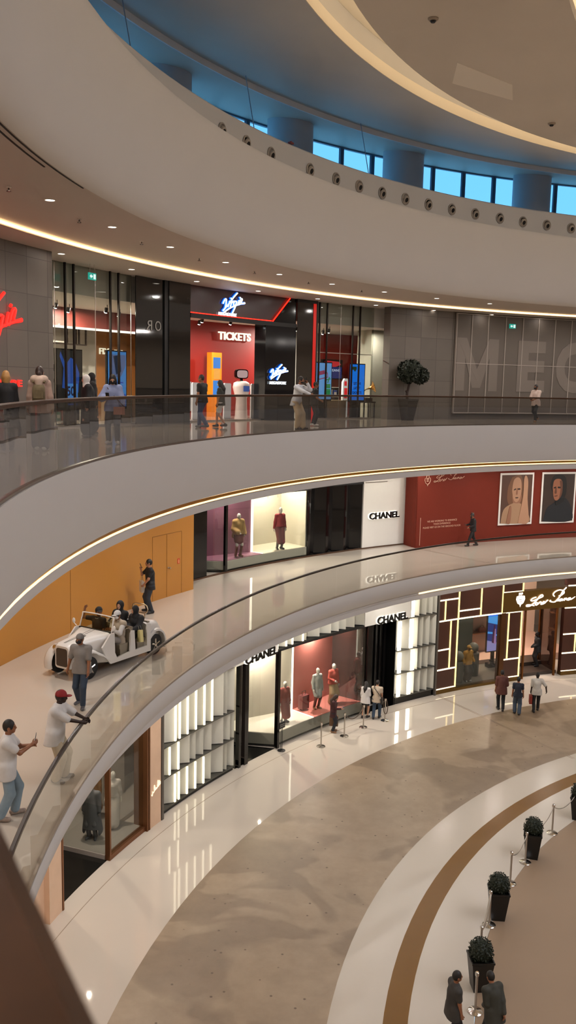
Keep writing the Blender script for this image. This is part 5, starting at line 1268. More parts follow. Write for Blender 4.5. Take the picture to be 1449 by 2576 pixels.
m = d['m'] @ Matrix.Translation((-.18 * d['s'], .17 * d['s'], .84 * d['s'])); bg = thing('shoulder_bag', 'small salmon coloured shoulder bag worn by the person in the pale blue blouse', 'bag', m)
MB().prism([(-.12, -.09), (.12, -.09), (.12, .08), (-.12, .08)], -.03, .03, m @ Matrix.Rotation(math.pi / 2, 4, 'X')).build('pouch', M('salmon leather', '#a8705c', 0.5), bg)
MB().tube([d['m'] @ (Vector(p) * d['s']) for p in [(-.3, .16, .94), (-.1, .17, 1.15), (.12, .12, 1.40), (.14, 0, 1.47)]], .008, 5).build('strap', M('brown strap', '#4a2c20', 0.5), bg)
figure('person', 'veiled person in black with a white scarf end, standing left of another in black', 29.0, 163.1, Z2, 200, 1.50, [('robe', black_c), ('headscarf', white_c), ('shoe', shoe_b)], 'light', dict(head=(10, 5)), .02, female=True)
figure('person', 'veiled person entirely in black near the left store glass', 29.6, 160.9, Z2, 30, 1.56, [('robe', black_c), ('headscarf', black_c), ('shoe', shoe_b)], 'light', None, .02, female=True)
figure('person', 'person in a black t-shirt and blue jeans walking beside another in white shorts', 29.21, 150.9, Z2, 150, 1.62, [('t_shirt', black_c), ('trousers', cl('blue jeans', '#2b3d63')), ('hair', hair_b), ('shoe', shoe_g)], 'mid', dict(footR=(.1, .2, .085), footL=(-.08, -.22, .12), head=(-20, 0)), .02)
figure('person', 'person with long black hair, dark olive top and white shorts walking on the upper gallery', 29.15, 149.1, Z2, 165, 1.47, [('t_shirt', cl('olive', '#2d2f2b'), dict(hem=-.12)), ('shorts', white_c, dict(len=.7)), ('hair', hair_b, dict(style='long')), ('face_mask', mask_w), ('shoe', shoe_b)], 'tan', dict(footR=(.1, .2, .085), footL=(-.1, -.2, .12), head=(15, 0)), .02, female=True)
_, d = figure('person', 'person in white shirt and beige trousers leaning on the upper handrail, phone to the ear', 26.85, 147.0, Z2, 322, 1.65, [('shirt', cl('white shirt', '#d2d4da'), dict(hem=-.16)), ('trousers', beige_c, dict(wide=.03)), ('hair', hair_b), ('beard', hair_b), ('shoe', M('sandal', '#3a2a1e', .6))], 'mid', dict(lean=.22, pel=(0, -.14, .93), handL=(-.13, .2, 1.52), elbowL=(-.5, .4, -.8), handR=(.0, .42, 1.17), elbowR=(1, .2, -.4), head=(-15, 0), footR=(-.02, -.1, .085), footL=(-.1, .08, .085), curlL=1), F)
phone(d['hand'][-1] + Vector((0, 0, .05)), d['m'], 'phone held to the ear of the person leaning in the white shirt', 0)
figure('person', 'person in a black t-shirt standing behind the leaning one in a white shirt', 27.97, 141.9, Z2, 20, 1.5, [('t_shirt', black_c), ('trousers', dk_trs), ('hair', hair_b), ('shoe', shoe_w)], 'mid', dict(handR=(.16, .25, 1.0), head=(20, 10)), .02)
_, d = figure('person', 'person in a pale pink shirt, black trousers and black mask walking alone at the right', 28.51, 115.06, Z2, 222, 1.62, [('t_shirt', cl('pale pink', '#c6b1a6'), dict(hem=-.18, sleeve=.9, d=.022)), ('trousers', dk_trs), ('hair', hair_b), ('face_mask', mask_b), ('beard', hair_b), ('shoe', shoe_t)], 'mid', dict(footL=(-.1, .12, .085), footR=(.1, -.34, .2), handR=(.08, .32, 1.04), handL=(-.08, .32, 1.04), elbowR=(.8, -.6, -.3), elbowL=(-.8, -.6, -.3), head=(0, 6)), .02)
phone(d['hand'][1] + Vector((0, 0, .02)), d['m'], 'dark phone held at waist height by the person in the pale pink shirt', -60)
# --- middle gallery
_, d = figure('person', 'person all in black walking past the red hoarding looking at a phone', 29.97, 118.8, Z1, 188, 1.5, [('shirt', black_c, dict(hem=-.14)), ('trousers', dk_trs), ('hair', hair_b), ('face_mask', mask_b), ('shoe', shoe_b)], 'mid', dict(footL=(-.1, .3, .085), footR=(.1, -.26, .1), handR=(.12, .32, 1.1), handL=(-.16, .26, 1.02), head=(0, 18)), .02)
phone(d['hand'][1] + Vector((0, 0, .03)), d['m'], 'dark phone held by the person in black before the red hoarding', -50)
_, d = figure('person', 'person in a black polo shirt and dark jeans standing behind the white cart', 30.1, 153.75, Z1, 205, 1.66, [('t_shirt', cl('black polo', '#14161b'), dict(hem=-.16)), ('trousers', cl('dark jeans', '#262c35')), ('hair', hair_b), ('shoe', shoe_b)], 'tan', dict(handR=(.14, .27, 1.42), elbowR=(.5, -.2, -1), handL=(-.10, .24, .95), elbowL=(-1, -.3, 0), footR=(.2, .04, .085), footL=(-.15, .0, .085), head=(10, -2)), F)
phone(d['hand'][1] + Vector((0, 0, .05)), d['m'], 'phone raised by the person in the black polo shirt', -20)
e = d['elbow'][1]; m = d['m'].copy(); m.translation = e + Vector((0, 0, -.40)); bg = thing('paper_bag', 'white paper carrier bag hanging from the arm of the person in the black polo shirt', 'bag', m)
MB().box(-.13, .13, -.05, .05, -.14, .2, m).build('bag_body', M('paper white', '#cfc8bd', 0.7), bg)
mb = MB()
for y in (-.04, .04): mb.tube([m @ Vector(p) for p in [(-.07, y, .2), (-.05, y * .4, .34), (0, 0, .39), (.05, y * .4, .34), (.07, y, .2)]], .005, 5)
mb.build('handle', M('bag cord', '#8f877b', .7), bg); MB().box(-.05, .05, -.0515, -.05, .05, .08, m).build('print', M('bag print', '#6f6a63', .6), bg)
figure('person', 'person in grey t-shirt, grey cap and black mask walking before the white cart', 27.71, 169.2, Z1, 262, 1.63, [('t_shirt', grey_c, dict(hem=-.12, d=.02, sleeve=.8)), ('trousers', jeans), ('hair', hair_br), ('cap', cl('grey cap', '#6f6b68'), dict(back=1)), ('face_mask', mask_b), ('shoe', shoe_g)], 'mid', dict(belly=.02, footL=(-.08, .16, .085), footR=(.12, -.12, .1), handR=(.34, .02, .84), elbowR=(1, -.8, 0), handL=(-.22, .16, .82), head=(15, 4)), F)
figure('person', 'person in a white t-shirt and red cap leaning on the middle gallery handrail', 26.82, 176.75, Z1, 356, 1.66, [('t_shirt', cl('white tee', '#cfccca'), dict(hem=-.2, d=.026, sleeve=.9)), ('trousers', cl('stone trousers', '#b6a890'), dict(wide=.03)), ('hair', hair_b), ('cap', cl('red cap', '#8a1d22')), ('shoe', shoe_g)], 'dark', dict(belly=.03, lean=.12, pel=(0, -.06, .93), handR=(.02, .44, 1.16), handL=(-.16, .46, 1.16), elbowR=(.9, -.4, -.5), elbowL=(-.9, -.4, -.5), head=(-12, 8), footR=(.12, -.02, .085), footL=(-.12, .06, .085)), F)
m = Matrix.Identity(4)
_, d = figure('person', 'person in white t-shirt and light jeans holding up a phone at the left edge', 27.24, 179.75, Z1, 12, 1.64, [('t_shirt', cl('white tee', '#cfccca'), dict(hem=-.2, d=.024)), ('trousers', cl('light jeans', '#8296a5'), dict(wide=.015)), ('hair', hair_b), ('shoe', M('shoe floral', '#9b8a80', 0.6, noise=.4, nscale=40))], 'mid', dict(handR=(.02, .42, 1.30), handL=(-.06, .40, 1.26), elbowR=(.6, -.2, -1), elbowL=(-.6, -.2, -1), footR=(.12, -.12, .085), footL=(-.12, .1, .085)), .014)
phone(d['hand'][1] + Vector((0, 0, .06)), d['m'], 'phone held up by the person at the left edge of the middle gallery', -10)

# --- white vintage style passenger cart
CS = 0.875
cm = Matrix.Translation((-27.29, 8.30, Z1)) @ Matrix.Rotation((239 - 90) * D2R, 4, 'Z') @ Matrix.Scale(CS, 4)
cm_r = Matrix.Translation((-27.29, 8.30, Z1)) @ Matrix.Rotation((239 - 90) * D2R, 4, 'Z')
cart = thing('passenger_cart', 'white vintage style open passenger cart driving on the middle gallery', 'cart', cm_r)
cw = M('cart white', '#d9d5d0', 0.25, coat=0.5); tire = M('tyre', '#151414', 0.7); seat_m = M('cart seat', '#8d8270', 0.6); blk = M('cart black trim', '#121212', 0.5)
def cb(mb, name, mat, parent=cart, smooth=40):
    mb.v = [cm @ v for v in mb.v]; return mb.build(name, mat, parent, smooth)
def rsec(y, w, zl, zh, r=.12, n=5, tap=1.0):
    p = []
    for cx, cz, a0 in ((w - r, zh - r, 0), (-(w - r), zh - r, 90), (-(w * tap - r), zl + r * .6, 180), (w * tap - r, zl + r * .6, 270)):
        for k in range(n):
            a = (a0 + 90 * k / (n - 1)) * D2R; p.append(Vector((cx + r * math.cos(a), y, cz + (r if cz > zl + r else r * .6) * math.sin(a))))
    return p
mb = MB(); mb.loft([rsec(1.80, .25, .30, .92, .10), rsec(1.72, .29, .27, .98, .12), rsec(1.35, .33, .28, 1.02, .14), rsec(.95, .46, .28, 1.06, .16), rsec(.62, .62, .25, 1.09, .16), rsec(.48, .64, .25, 1.10, .14)]); cb(mb, 'hood', cw)
mb = MB(); mb.loft([rsec(1.815, .20, .36, .86, .07), rsec(1.80, .20, .36, .86, .07)]); gr = cb(mb, 'grille', M('grille mesh', '#4a3f36', 0.5, metal=.3))
mb = MB()
for q in (-1, 1): mb.tube([(q * .02, 1.70, .995), (q * .06, .6, 1.115)], .006, 5)
cb(mb, 'hood_lettering', M('hood mark', '#8b8680', .5))
for q in (-1, 1):
    mb = MB(); secs = []
    for k in range(13):                                           # front wing arching over the wheel and running back to the sill
        a = (-18 + 200 * k / 12) * D2R; r = .41 + .02 * math.sin(a)
        y, z = 1.38 + r * math.cos(a), .33 + r * math.sin(a)
        if k > 9: y -= .12 * (k - 9); z = max(.3, z)
        secs.append([Vector((q * (.55 + dx), y + math.cos(a) * dr, z + math.sin(a) * dr)) for dx, dr in ((-.15, 0), (-.14, .03), (-.04, .055), (.08, .05), (.13, .02), (.14, -.03), (.12, -.03), (.06, .015), (-.04, .02), (-.13, 0))])
    mb.loft(secs); cb(mb, 'front_wing', cw, smooth=60)
    mb = MB(); secs = []
    for k in range(13):
        a = (-25 + 205 * k / 12) * D2R; r = .43
        secs.append([Vector((q * (.55 + dx), -1.38 - (r + dr) * math.cos(a), .33 + (r + dr) * math.sin(a))) for dx, dr in ((-.12, 0), (-.12, .05), (.02, .06), (.12, .03), (.13, -.03), (.10, -.02), (.02, .02))])
    mb.loft(secs); cb(mb, 'rear_wing', cw, smooth=60)
    for y in (1.38, -1.38):
        wmx = Matrix.Translation((q * .55, y, .31)) @ Matrix.Rotation(q * math.pi / 2, 4, 'Y')
        mb = MB().lathe([(.19, -.09), (.27, -.095), (.31, -.07), (.315, 0), (.31, .07), (.27, .095), (.19, .09)], 28, wmx); w = cb(mb, 'wheel', tire)
        mb = MB().lathe([(.19, .085), (.185, .06), (.06, .05)], 24, wmx)
        for k in range(5):
            a = 2 * math.pi * k / 5; mb.tube([wmx @ Vector((.05 * math.cos(a), .05 * math.sin(a), .085)), wmx @ Vector((.185 * math.cos(a), .185 * math.sin(a), .08))], .028, 6)
        mb.lathe([(.055, .08), (.05, .1), (.02, .105)], 14, wmx); cb(mb, 'rim', chrome, w)
    hm = Matrix.Translation((q * .36, 1.70, .80)) @ Matrix.Rotation(-math.pi / 2, 4, 'X')
    mb = MB().lathe([(.03, -.12), (.07, -.06), (.085, 0), (.075, .015), (.0, .03)], 18, hm); cb(mb, 'headlight', chrome)
    mb = MB().ell((q * .632, .84, .80), (.015, .05, .025), 12, 7); cb(mb, 'turn_signal', M('amber signal', '#c0501c', .4))
    # side with two door openings
    pts = [(.95, .78), (.80, .45), (.62, .24), (-1.10, .20), (-1.10, 1.02), (-.98, 1.04), (-.93, .92), (-.93, .40), (-.42, .40), (-.38, .98), (-.28, 1.0), (-.22, .92), (-.19, .40), (.36, .36), (.44, .52), (.46, 1.10), (.62, 1.10)]
    mm = Matrix(((0, 0, 1, 0), (1, 0, 0, 0), (0, 1, 0, 0), (0, 0, 0, 1)))
    mb = MB().prism(pts, q * .66 - .025, q * .66 + .025, mm); cb(mb, 'side_panel', cw)
    mb = MB().tube([(q * .62, -.30, .95), (q * .62, -.22, 1.08), (q * .62, -.04, 1.08), (q * .62, -.02, .86)], .016, 8); cb(mb, 'arm_rail', chrome)
    mb = MB().tube([(q * .66, .56, 1.12), (q * .74, .58, 1.20)], .012, 6).ell((q * .76, .57, 1.26), (.06, .03, .08), 12, 8); cb(mb, 'side_mirror', cw)
mb = MB(); mb.loft([rsec(-.98, .64, .25, 1.04, .12), rsec(-1.3, .62, .26, 1.06, .16), rsec(-1.65, .52, .30, .98, .2), rsec(-1.92, .40, .36, .74, .16), rsec(-1.98, .3, .42, .62, .08)]); cb(mb, 'rear_body', cw, smooth=50)
mb = MB().box(-.63, .63, -1.0, .6, .22, .30); cb(mb, 'floor_pan', blk)
for y in (-.12, -.86):
    mb = MB().box(-.58, .58, y - .22, y + .24, .30, .52).box(-.58, .58, y - .24, y + .26, .52, .64); st = cb(mb, 'seat', seat_m)
    mb = MB().prism([(y - .24, .6), (y - .32, 1.06), (y - .22, 1.08), (y - .14, .64)], -.57, .57, mm); cb(mb, 'backrest', seat_m, st)
wsf = [(-.60, .50, 1.08), (-.58, .40, 1.42), (-.50, .37, 1.50), (.50, .37, 1.50), (.58, .40, 1.42), (.60, .50, 1.08)]
mb = MB().tube(sm(wsf, 3), .018, 8); wf = cb(mb, 'windscreen', cw)
mb = MB().add([Vector(p) for p in wsf], [(0, 1, 2, 3, 4, 5)]); cb(mb, 'pane', MG('windscreen tint', '#c9c4a8', 1.0), wf)
mb = MB().box(-.6, .6, .47, .53, 1.07, 1.11); cb(mb, 'windscreen_seal', blk)
sw_ = Matrix.Translation((-.28, .24, 1.0)) @ Matrix.Rotation(1.0, 4, 'X')
mb = MB().tube([sw_ @ Vector((.17 * math.cos(a), .17 * math.sin(a), 0)) for a in [2 * math.pi * k / 24 for k in range(25)]], .014, 6).tube([sw_ @ Vector((-.16, 0, 0)), sw_ @ Vector((.16, 0, 0))], .012, 5).tube([sw_ @ Vector((0, 0, 0)), sw_ @ Vector((0, .05, -.35))], .02, 6); cb(mb, 'steering_wheel', blk)
lp = [(x, -1.42, z) for x, z in ((-.16, 1.18), (-.26, 1.22), (-.30, 1.32), (-.26, 1.42), (-.16, 1.46), (.16, 1.46), (.26, 1.42), (.30, 1.32), (.26, 1.22), (.16, 1.18), (-.16, 1.18))]
mb = MB().tube(lp, .018, 8).tube([(-.18, -1.42, 1.18), (-.18, -1.42, .98)], .016, 8).tube([(.18, -1.42, 1.18), (.18, -1.42, .98)], .016, 8); cb(mb, 'grab_rail', M('brass rail', '#b7a487', .25, metal=1))
def rider(label, x, y, wear, skin, pose, h=1.62, female=False):
    mm_ = cm_r @ Matrix.Translation((x * CS, y * CS, 0)); s = h / 1.75
    b = dict(pel=(0, 0, .70 * CS / s), lean=-.06, footR=(.11, .52, .40), footL=(-.11, .52, .40), kneeR=(.1, .3, 1), kneeL=(-.1, .3, 1), sit=1); b.update(pose)
    return figure('person', label, 0, 0, 0, 0, h, wear, skin, b, F, m=mm_, female=female)
rider('cart passenger in a black cap, white trimmed black t-shirt and blue shorts', .42, -.05, [('t_shirt', cl('black sport', '#15141a')), ('trim_neck', white_c), ('shorts', cl('blue shorts', '#2b3370'), dict(len=.75)), ('hair', hair_b), ('cap', black_c), ('shoe', shoe_w)], 'mid', dict(handR=(.32, .16, 1.42), elbowR=(.6, .3, -1), handL=(-.2, .26, .82), head=(-55, 0)))
rider('cart driver in a white cap, white mask and beige vest', -.30, -.10, [('shirt', white_c), ('vest', cl('beige vest', '#a59683')), ('trousers', cl('grey trousers', '#8a837d')), ('hair', hair_b), ('cap', cl('white cap', '#c4c2c2')), ('face_mask', mask_w), ('shoe', shoe_b)], 'mid', dict(handR=(.06, .34, 1.02), handL=(-.10, .34, 1.02), head=(0, 8)))
rider('veiled person in black seated in the second row behind the black capped passenger', .30, -.86, [('robe', black_c), ('headscarf', black_c)], 'light', dict(handR=(.18, .3, .86), handL=(-.1, .32, .86), head=(-12, 0)), 1.68, True)
_, d = rider('veiled person in black seated in the second row behind the driver', -.32, -.86, [('robe', black_c), ('headscarf', black_c)], 'light', dict(handR=(.05, .36, .92), handL=(-.18, .38, .9), head=(25, 6)), 1.58, True)
m = cm_r @ Matrix.Translation((-.62, -.52, .52)) @ Matrix.Rotation(-.5, 4, 'Z') @ Matrix.Rotation(.2, 4, 'Y')
bg = thing('paper_bag', 'pale yellow paper bag held at the side of the white cart', 'bag', m)
MB().prism([(-.15, -.04), (.15, -.04), (.15, .04), (-.15, .04)], 0, .30, m).build('bag_body', M('paper yellow', '#cdbf83', .7), bg)
mb = MB()
for y in (-.03, .03): mb.tube([m @ Vector(p) for p in [(-.07, y, .3), (-.04, y, .4), (.04, y, .4), (.07, y, .3)]], .005, 5)
mb.build('handle', M('bag cord', '#8f877b', .7), bg)

# --- ground floor
_, d = figure('person', 'long haired person in a dark maroon top with a phone before the coral display', 29.12, 135.7, Z0, 350, 1.56, [('shirt', cl('maroon', '#3a1517'), dict(hem=-.22)), ('trousers', cl('dark jeans 2', '#1f2129')), ('hair', hair_br, dict(style='long')), ('shoe', shoe_t)], 'light', dict(handR=(.10, .34, 1.12), handL=(-.25, 0, .85), head=(0, 25)), .02, female=True)
phone(d['hand'][1] + Vector((0, 0, .03)), d['m'], 'phone held by the person in the dark maroon top', -50)
h = d['wrist'][-1]; m = d['m'].copy(); m.translation = h + Vector((0, 0, -.62)); bg = thing('paper_bag', 'tall brown carrier bag held by the person in the dark maroon top', 'bag', m)
MB().box(-.06, .06, -.17, .17, 0, .42, m).build('bag_body', M('paper brown', '#6b4c34', .7), bg)
MB().tube([m @ Vector(p) for p in [(0, -.07, .42), (0, -.04, .52), (0, .04, .52), (0, .07, .42)]], .006, 5).build('handle', M('bag cord', '#8f877b', .7), bg)
figure('person', 'person with long black hair in a white blouse and mask at the black doorway', 29.3, 131.55, Z0, 60, 1.55, [('blouse', white_c, dict(hem=-.2, flare=.15)), ('shorts', black_c, dict(len=.6)), ('hair', hair_b, dict(style='long')), ('face_mask', mask_w), ('shoe', shoe_b)], 'light', dict(handR=(.1, .28, 1.1), head=(-45, 5), footL=(-.1, -.08, .085), footR=(.08, .1, .085)), .02, female=True)
_, d = figure('person', 'person in beige t-shirt and jeans with a dark strap at the black doorway', 28.95, 130.95, Z0, 75, 1.63, [('t_shirt', cl('sand tee', '#bfae9a'), dict(hem=-.16)), ('trousers', cl('mid jeans', '#34465a')), ('hair', hair_b), ('shoe', shoe_b)], 'light', dict(handL=(-.06, .3, 1.15), handR=(.22, .12, .86), footR=(.12, .12, .085), footL=(-.12, -.1, .085)), .02)
phone(d['hand'][-1] + Vector((0, 0, .04)), d['m'], 'lit phone held by the person with the cross body strap', -40)
bg = thing('cross_body_bag', 'dark cross body bag on the right hip of the person in beige t-shirt', 'bag', d['m'] @ Matrix.Translation((.22, -.06, .82))); m = RM[bg.name]
MB().box(-.04, .04, -.12, .1, -.14, .1, m).build('pouch', M('dark leather', '#221b18', .5), bg)
q = lambda x, y, z: d['m'] @ Vector((x, y, z))
MB().tube([q(.22, -.1, .92), q(.08, -.18, 1.15), q(-.1, -.14, 1.34), q(-.13, -.0, 1.42), q(-.1, .12, 1.3)], .014, 6).build('strap', M('dark leather', '#221b18', .5), bg)
figure('person', 'tall person in a brown shirt and black trousers walking away, leftmost of three', 26.81, 120.3, Z0, 85, 1.76, [('t_shirt', cl('brown shirt', '#5a3128'), dict(hem=-.2, sleeve=1.0, d=.024)), ('trousers', black_c), ('hair', hair_b), ('shoe', shoe_b)], 'mid', dict(belly=.02, handR=(.16, .22, 1.05), footR=(.08, -.1, .085), footL=(-.08, .12, .085)), .02)
figure('person', 'person in a dark navy t-shirt and jeans walking away, middle of three', 26.15, 119.65, Z0, 75, 1.61, [('t_shirt', navy_c), ('trousers', cl('faded jeans', '#3f4c5c'), dict(wide=.02)), ('hair', hair_b), ('shoe', shoe_b)], 'mid', dict(footR=(.1, -.06, .085), footL=(-.1, .1, .085)), .02)
_, d = figure('person', 'person in a white patterned t-shirt and black trousers walking away, rightmost of three', 26.05, 117.5, Z0, 80, 1.70, [('t_shirt', M('white patterned cloth', '#c6c0b6', .75, noise=.5, nscale=3.5), dict(hem=-.16, sleeve=.85, d=.024)), ('trousers', dk_trs), ('hair', hair_b), ('shoe', shoe_b)], 'dark', dict(handR=(.40, .0, .96), elbowR=(1, -1, 0), footR=(.1, .2, .085), footL=(-.1, -.14, .09)), .02)
h = d['wrist'][-1]; m = d['m'].copy(); m.translation = h + Vector((0, 0, -.52)); bg = thing('paper_bag', 'red carrier bag held by the person in the white patterned t-shirt', 'bag', m)
MB().box(-.06, .06, -.16, .16, 0, .34, m).build('bag_body', M('paper red', '#8a2f20', .6), bg)
MB().tube([m @ Vector(p) for p in [(0, -.07, .34), (0, -.04, .44), (0, .04, .44), (0, .07, .34)]], .006, 5).build('handle', M('bag cord red', '#6d2a1e', .7), bg)
figure('person', 'person in dark grey with short hair standing by the last planter, left of two', 19.45, 170.0, Z0, 12, 1.70, [('t_shirt', cl('charcoal tee', '#35322f'), dict(hem=-.2, d=.022)), ('trousers', dk_trs), ('hair', hair_b), ('shoe', shoe_b)], 'mid', dict(handR=(.22, .1, .85), belly=.02), F)
figure('person', 'person in dark green grey bending the head by the last planter, right of two', 18.62, 169.7, Z0, 115, 1.66, [('shirt', cl('green grey shirt', '#34332b'), dict(hem=-.22, d=.026)), ('trousers', dk_trs), ('hair', hair_b), ('shoe', shoe_b)], 'mid', dict(lean=.2, handR=(.12, -.2, .9), handL=(-.12, .2, .95), head=(10, 30), belly=.02), F)
figure('person', 'guard in a black suit standing inside the brown storefront doorway', 30.8, 109.75, .16, 185, 1.72, [('jacket', black_c, dict(hem=-.2, d=.022)), ('trousers', black_c), ('hair', hair_b), ('shoe', shoe_b)], 'dark', dict(handR=(.05, .24, 1.0), handL=(-.08, .24, 1.0)), .02)

# ================================================================== MANNEQUINS
W_ = '#d9d2c8'
figure('mannequin', 'white headed mannequin in a tan jacket and short burgundy skirt on the mauve floor', 32.0, 140.55, 6.995, 300, 1.70, [('jacket', cl('tan jacket', '#b58f55'), dict(d=.05, hem=-.02, wide=.03)), ('skirt', cl('burgundy', '#6a1f22'), dict(len=.62)), ('shoe', M('boot brown', '#6d2d20', .4), dict(boot=1))], 'light', dict(handR=(.12, .24, 1.02), handL=(-.2, .12, .95)), .02, 'mannequin', female=True, mann=W_)
figure('mannequin', 'white headed mannequin in a red top and long dark red skirt', 32.0, 136.3, 6.995, 296, 1.72, [('shirt', cl('wine red', '#8c1f2c'), dict(hem=0)), ('skirt', cl('dark red skirt', '#5f2326'), dict(len=1.35, flare=.13)), ('leggings', cl('grey tights', '#55504e')), ('shoe', shoe_b)], 'light', dict(handL=(-.26, .04, .80), handR=(.26, .0, .85)), .02, 'mannequin', female=True, mann=W_)
figure('mannequin', 'mannequin in a rose knit outfit at the pale left end of the lower display', 30.25, 138.9, .545, 302, 1.66, [('shirt', cl('rose knit', '#9a4a45'), dict(hem=-.08)), ('skirt', cl('rose skirt', '#96504c'), dict(len=1.4, flare=.15)), ('shoe', shoe_g)], 'light', None, .02, 'mannequin', female=True, mann=W_)
figure('mannequin', 'mannequin in a pale grey short dress before the coral wall', 30.35, 135.05, .547, 300, 1.72, [('shirt', cl('silver grey', '#a8a8a4'), dict(hem=-.1)), ('skirt', cl('silver grey', '#a8a8a4'), dict(len=.72, flare=.155)), ('leggings', cl('brown tights', '#6b4038')), ('shoe', shoe_t)], 'light', dict(handR=(.24, .12, .9)), .02, 'mannequin', female=True, mann=W_)
figure('mannequin', 'mannequin in a coral jacket and beige trousers at the right end of the coral floor', 30.3, 133.35, .547, 305, 1.74, [('jacket', cl('coral jacket', '#bf5347'), dict(hem=-.06, d=.024)), ('trousers', cl('camel trousers', '#a98d63'), dict(wide=.05)), ('shoe', shoe_t)], 'light', dict(handR=(.1, .22, 1.05)), .02, 'mannequin', female=True, mann=W_)
figure('mannequin', 'mannequin in an ochre jacket and cap in the brown storefront window', 30.15, 118.35, .13, 300, 1.72, [('jacket', cl('ochre', '#b58230'), dict(hem=-.1, d=.035)), ('trousers', cl('grey trousers dk', '#4b463f'), dict(wide=.05)), ('cap', cl('ochre cap', '#b98d45')), ('shoe', shoe_w)], 'light', dict(handL=(-.3, .1, .95), handR=(.3, .1, .95)), .02, 'mannequin', mann='#6d5238')
figure('mannequin', 'white mannequin in a long pale dress in the niche of the boutique window', 30.5, 156.4, .14, 270, 1.74, [('blouse', cl('ivory dress', '#c9bfb6'), dict(hem=0)), ('skirt', cl('ivory dress', '#c9bfb6'), dict(len=1.75, flare=.19)), ('shoe', shoe_w)], 'light', None, .018, 'mannequin', female=True, mann=W_)
figure('mannequin', 'mannequin in a long grey coat beside the copper mullion of the boutique', 30.6, 158.2, .14, 260, 1.76, [('jacket', cl('grey coat', '#6d6c70'), dict(hem=-.6, flare=.2)), ('trousers', cl('grey coat', '#6d6c70')), ('shoe', shoe_g)], 'light', None, .018, 'mannequin', mann='#8d8680')
figure('mannequin', 'mannequin in a camel coat and blue shoes at the back of the boutique window', 31.3, 156.3, .14, 265, 1.72, [('jacket', cl('camel coat', '#9a6f4a'), dict(hem=-.5, flare=.19)), ('trousers', dk_trs), ('shoe', M('shoe blue', '#7fa6c4', .4))], 'light', None, .02, 'mannequin', mann='#8d8680')
# plinths, suitcase and rope set in the displays
def drum(R, t, z, r, h, label, mat=M('grey drum', '#55544c', .5, noise=.1)):
    m = floor_frame(R, t, z); g = thing('display_plinth', label, 'plinth', m)
    MB().lathe([(r, 0), (r, h - .02), (r - .02, h)], 24, m).build('drum', mat, g, 40); return m
m = drum(30.25, 119.25, .13, .24, 1.0, 'dark grey drum plinth left of the ochre mannequin'); flat_obj('display_ball', MB().ell((0, 0, 1.0 + .24), (.24, .24, .24), 20, 12, m), M('grey ball', '#6f6e66', .6, noise=.1), m, 'grey ball on the drum left of the ochre mannequin', 'ball', smooth=180)
m = drum(30.8, 116.75, .13, .28, 1.1, 'dark grey drum plinth right of the ochre mannequin'); flat_obj('display_ball', MB().ell((0, 0, 1.1 + .24), (.24, .24, .24), 20, 12, m), M('grey ball', '#6f6e66', .6, noise=.1), m, 'grey ball on the drum right of the ochre mannequin', 'ball', smooth=180)
m = drum(30.0, 120.2 - .02, .13, .22, .28, 'low grey drum at the window foot below the ochre mannequin') if False else None
m = floor_frame(30.62, 135.95, .55); g = thing('suitcase', 'dark red upright suitcase beside the pale grey dress mannequin', 'suitcase', m)
MB().box(-.2, .2, -.12, .12, .05, .62, m).build('shell', M('suitcase red', '#6e2b2a', .5), g)
MB().tube([m @ Vector(p) for p in [(-.1, 0, .62), (-.1, 0, .78), (.1, 0, .78), (.1, 0, .62)]], .012, 6).build('handle', black_mat, g)
for x in (-.15, .15): MB().lathe([(.04, -.03), (.04, .03)], 12, m @ Matrix.Translation((x, 0, .04)) @ Matrix.Rotation(math.pi / 2, 4, 'X')).build('wheel', black_mat, g)

# ================================================================== BARRIERS, PLANTERS, TREE
sp0 = None
def post(R, t, label, grp, z=0.0):
    global sp0
    m = floor_frame(R, t, z)
    if sp0 is None:
        sp0 = thing('barrier_post', label, 'barrier post', m, grp)
        MB().lathe([(.17, 0), (.17, .012), (.15, .03), (.05, .045), (.03, .06)], 28).build('base', chrome, sp0, 40, world=False)
        MB().lathe([(.028, .05), (.028, .88)], 16).build('pole', steel, sp0, 40, world=False)
        MB().lathe([(.04, .86), (.045, .90), (.045, .94), (.03, .955)], 16).build('cap', chrome, sp0, 40, world=False)
        return sp0
    return dup(sp0, m, label, grp)
def rope(a, b, sag, r, mat, name, label, cat='rope', z0=.9):
    A, B = P(*a, z0), P(*b, z0); pts = []
    for i in range(15):
        f = i / 14; p = A.lerp(B, f); p.z -= sag * 4 * f * (1 - f); pts.append(p)
    m = Matrix.Translation(A)
    return flat_obj(name, MB().tube(pts, r, 6), mat, m, label, cat, smooth=60)
q4 = [(28.50, 138.55), (28.53, 135.68), (28.63, 133.17), (28.58, 130.70)]
for i, (R, t) in enumerate(q4): post(R, t, 'chrome barrier post before the white louvered storefront, %s from the left' % ORD[i], 'barrier posts at the storefront')
rp = M('dark rope', '#4b3a2c', .6)
rope(q4[1], q4[2], .34, .018, rp, 'barrier_rope', 'dark rope sagging between the second and third storefront barrier posts')
pm = P(*q4[3], 0); v = Vector((.07, 0, 0))
flat_obj('barrier_rope', MB().tube(sm([pm + Vector((.05, 0, .9)), pm + Vector((.10, -.02, .6)), pm + Vector((.06, -.03, .34)), pm + Vector((-.03, -.03, .34)), pm + Vector((-.08, -.02, .6)), pm + Vector((-.05, 0, .9))]), .016, 6), rp, Matrix.Translation(pm), 'dark rope hanging folded on the rightmost storefront barrier post', 'rope', smooth=60)
m = floor_frame(29.36, 141.15, 0); g = thing('sign_stand', 'small black sign stand at the corner of the lower display window', 'sign stand', m)
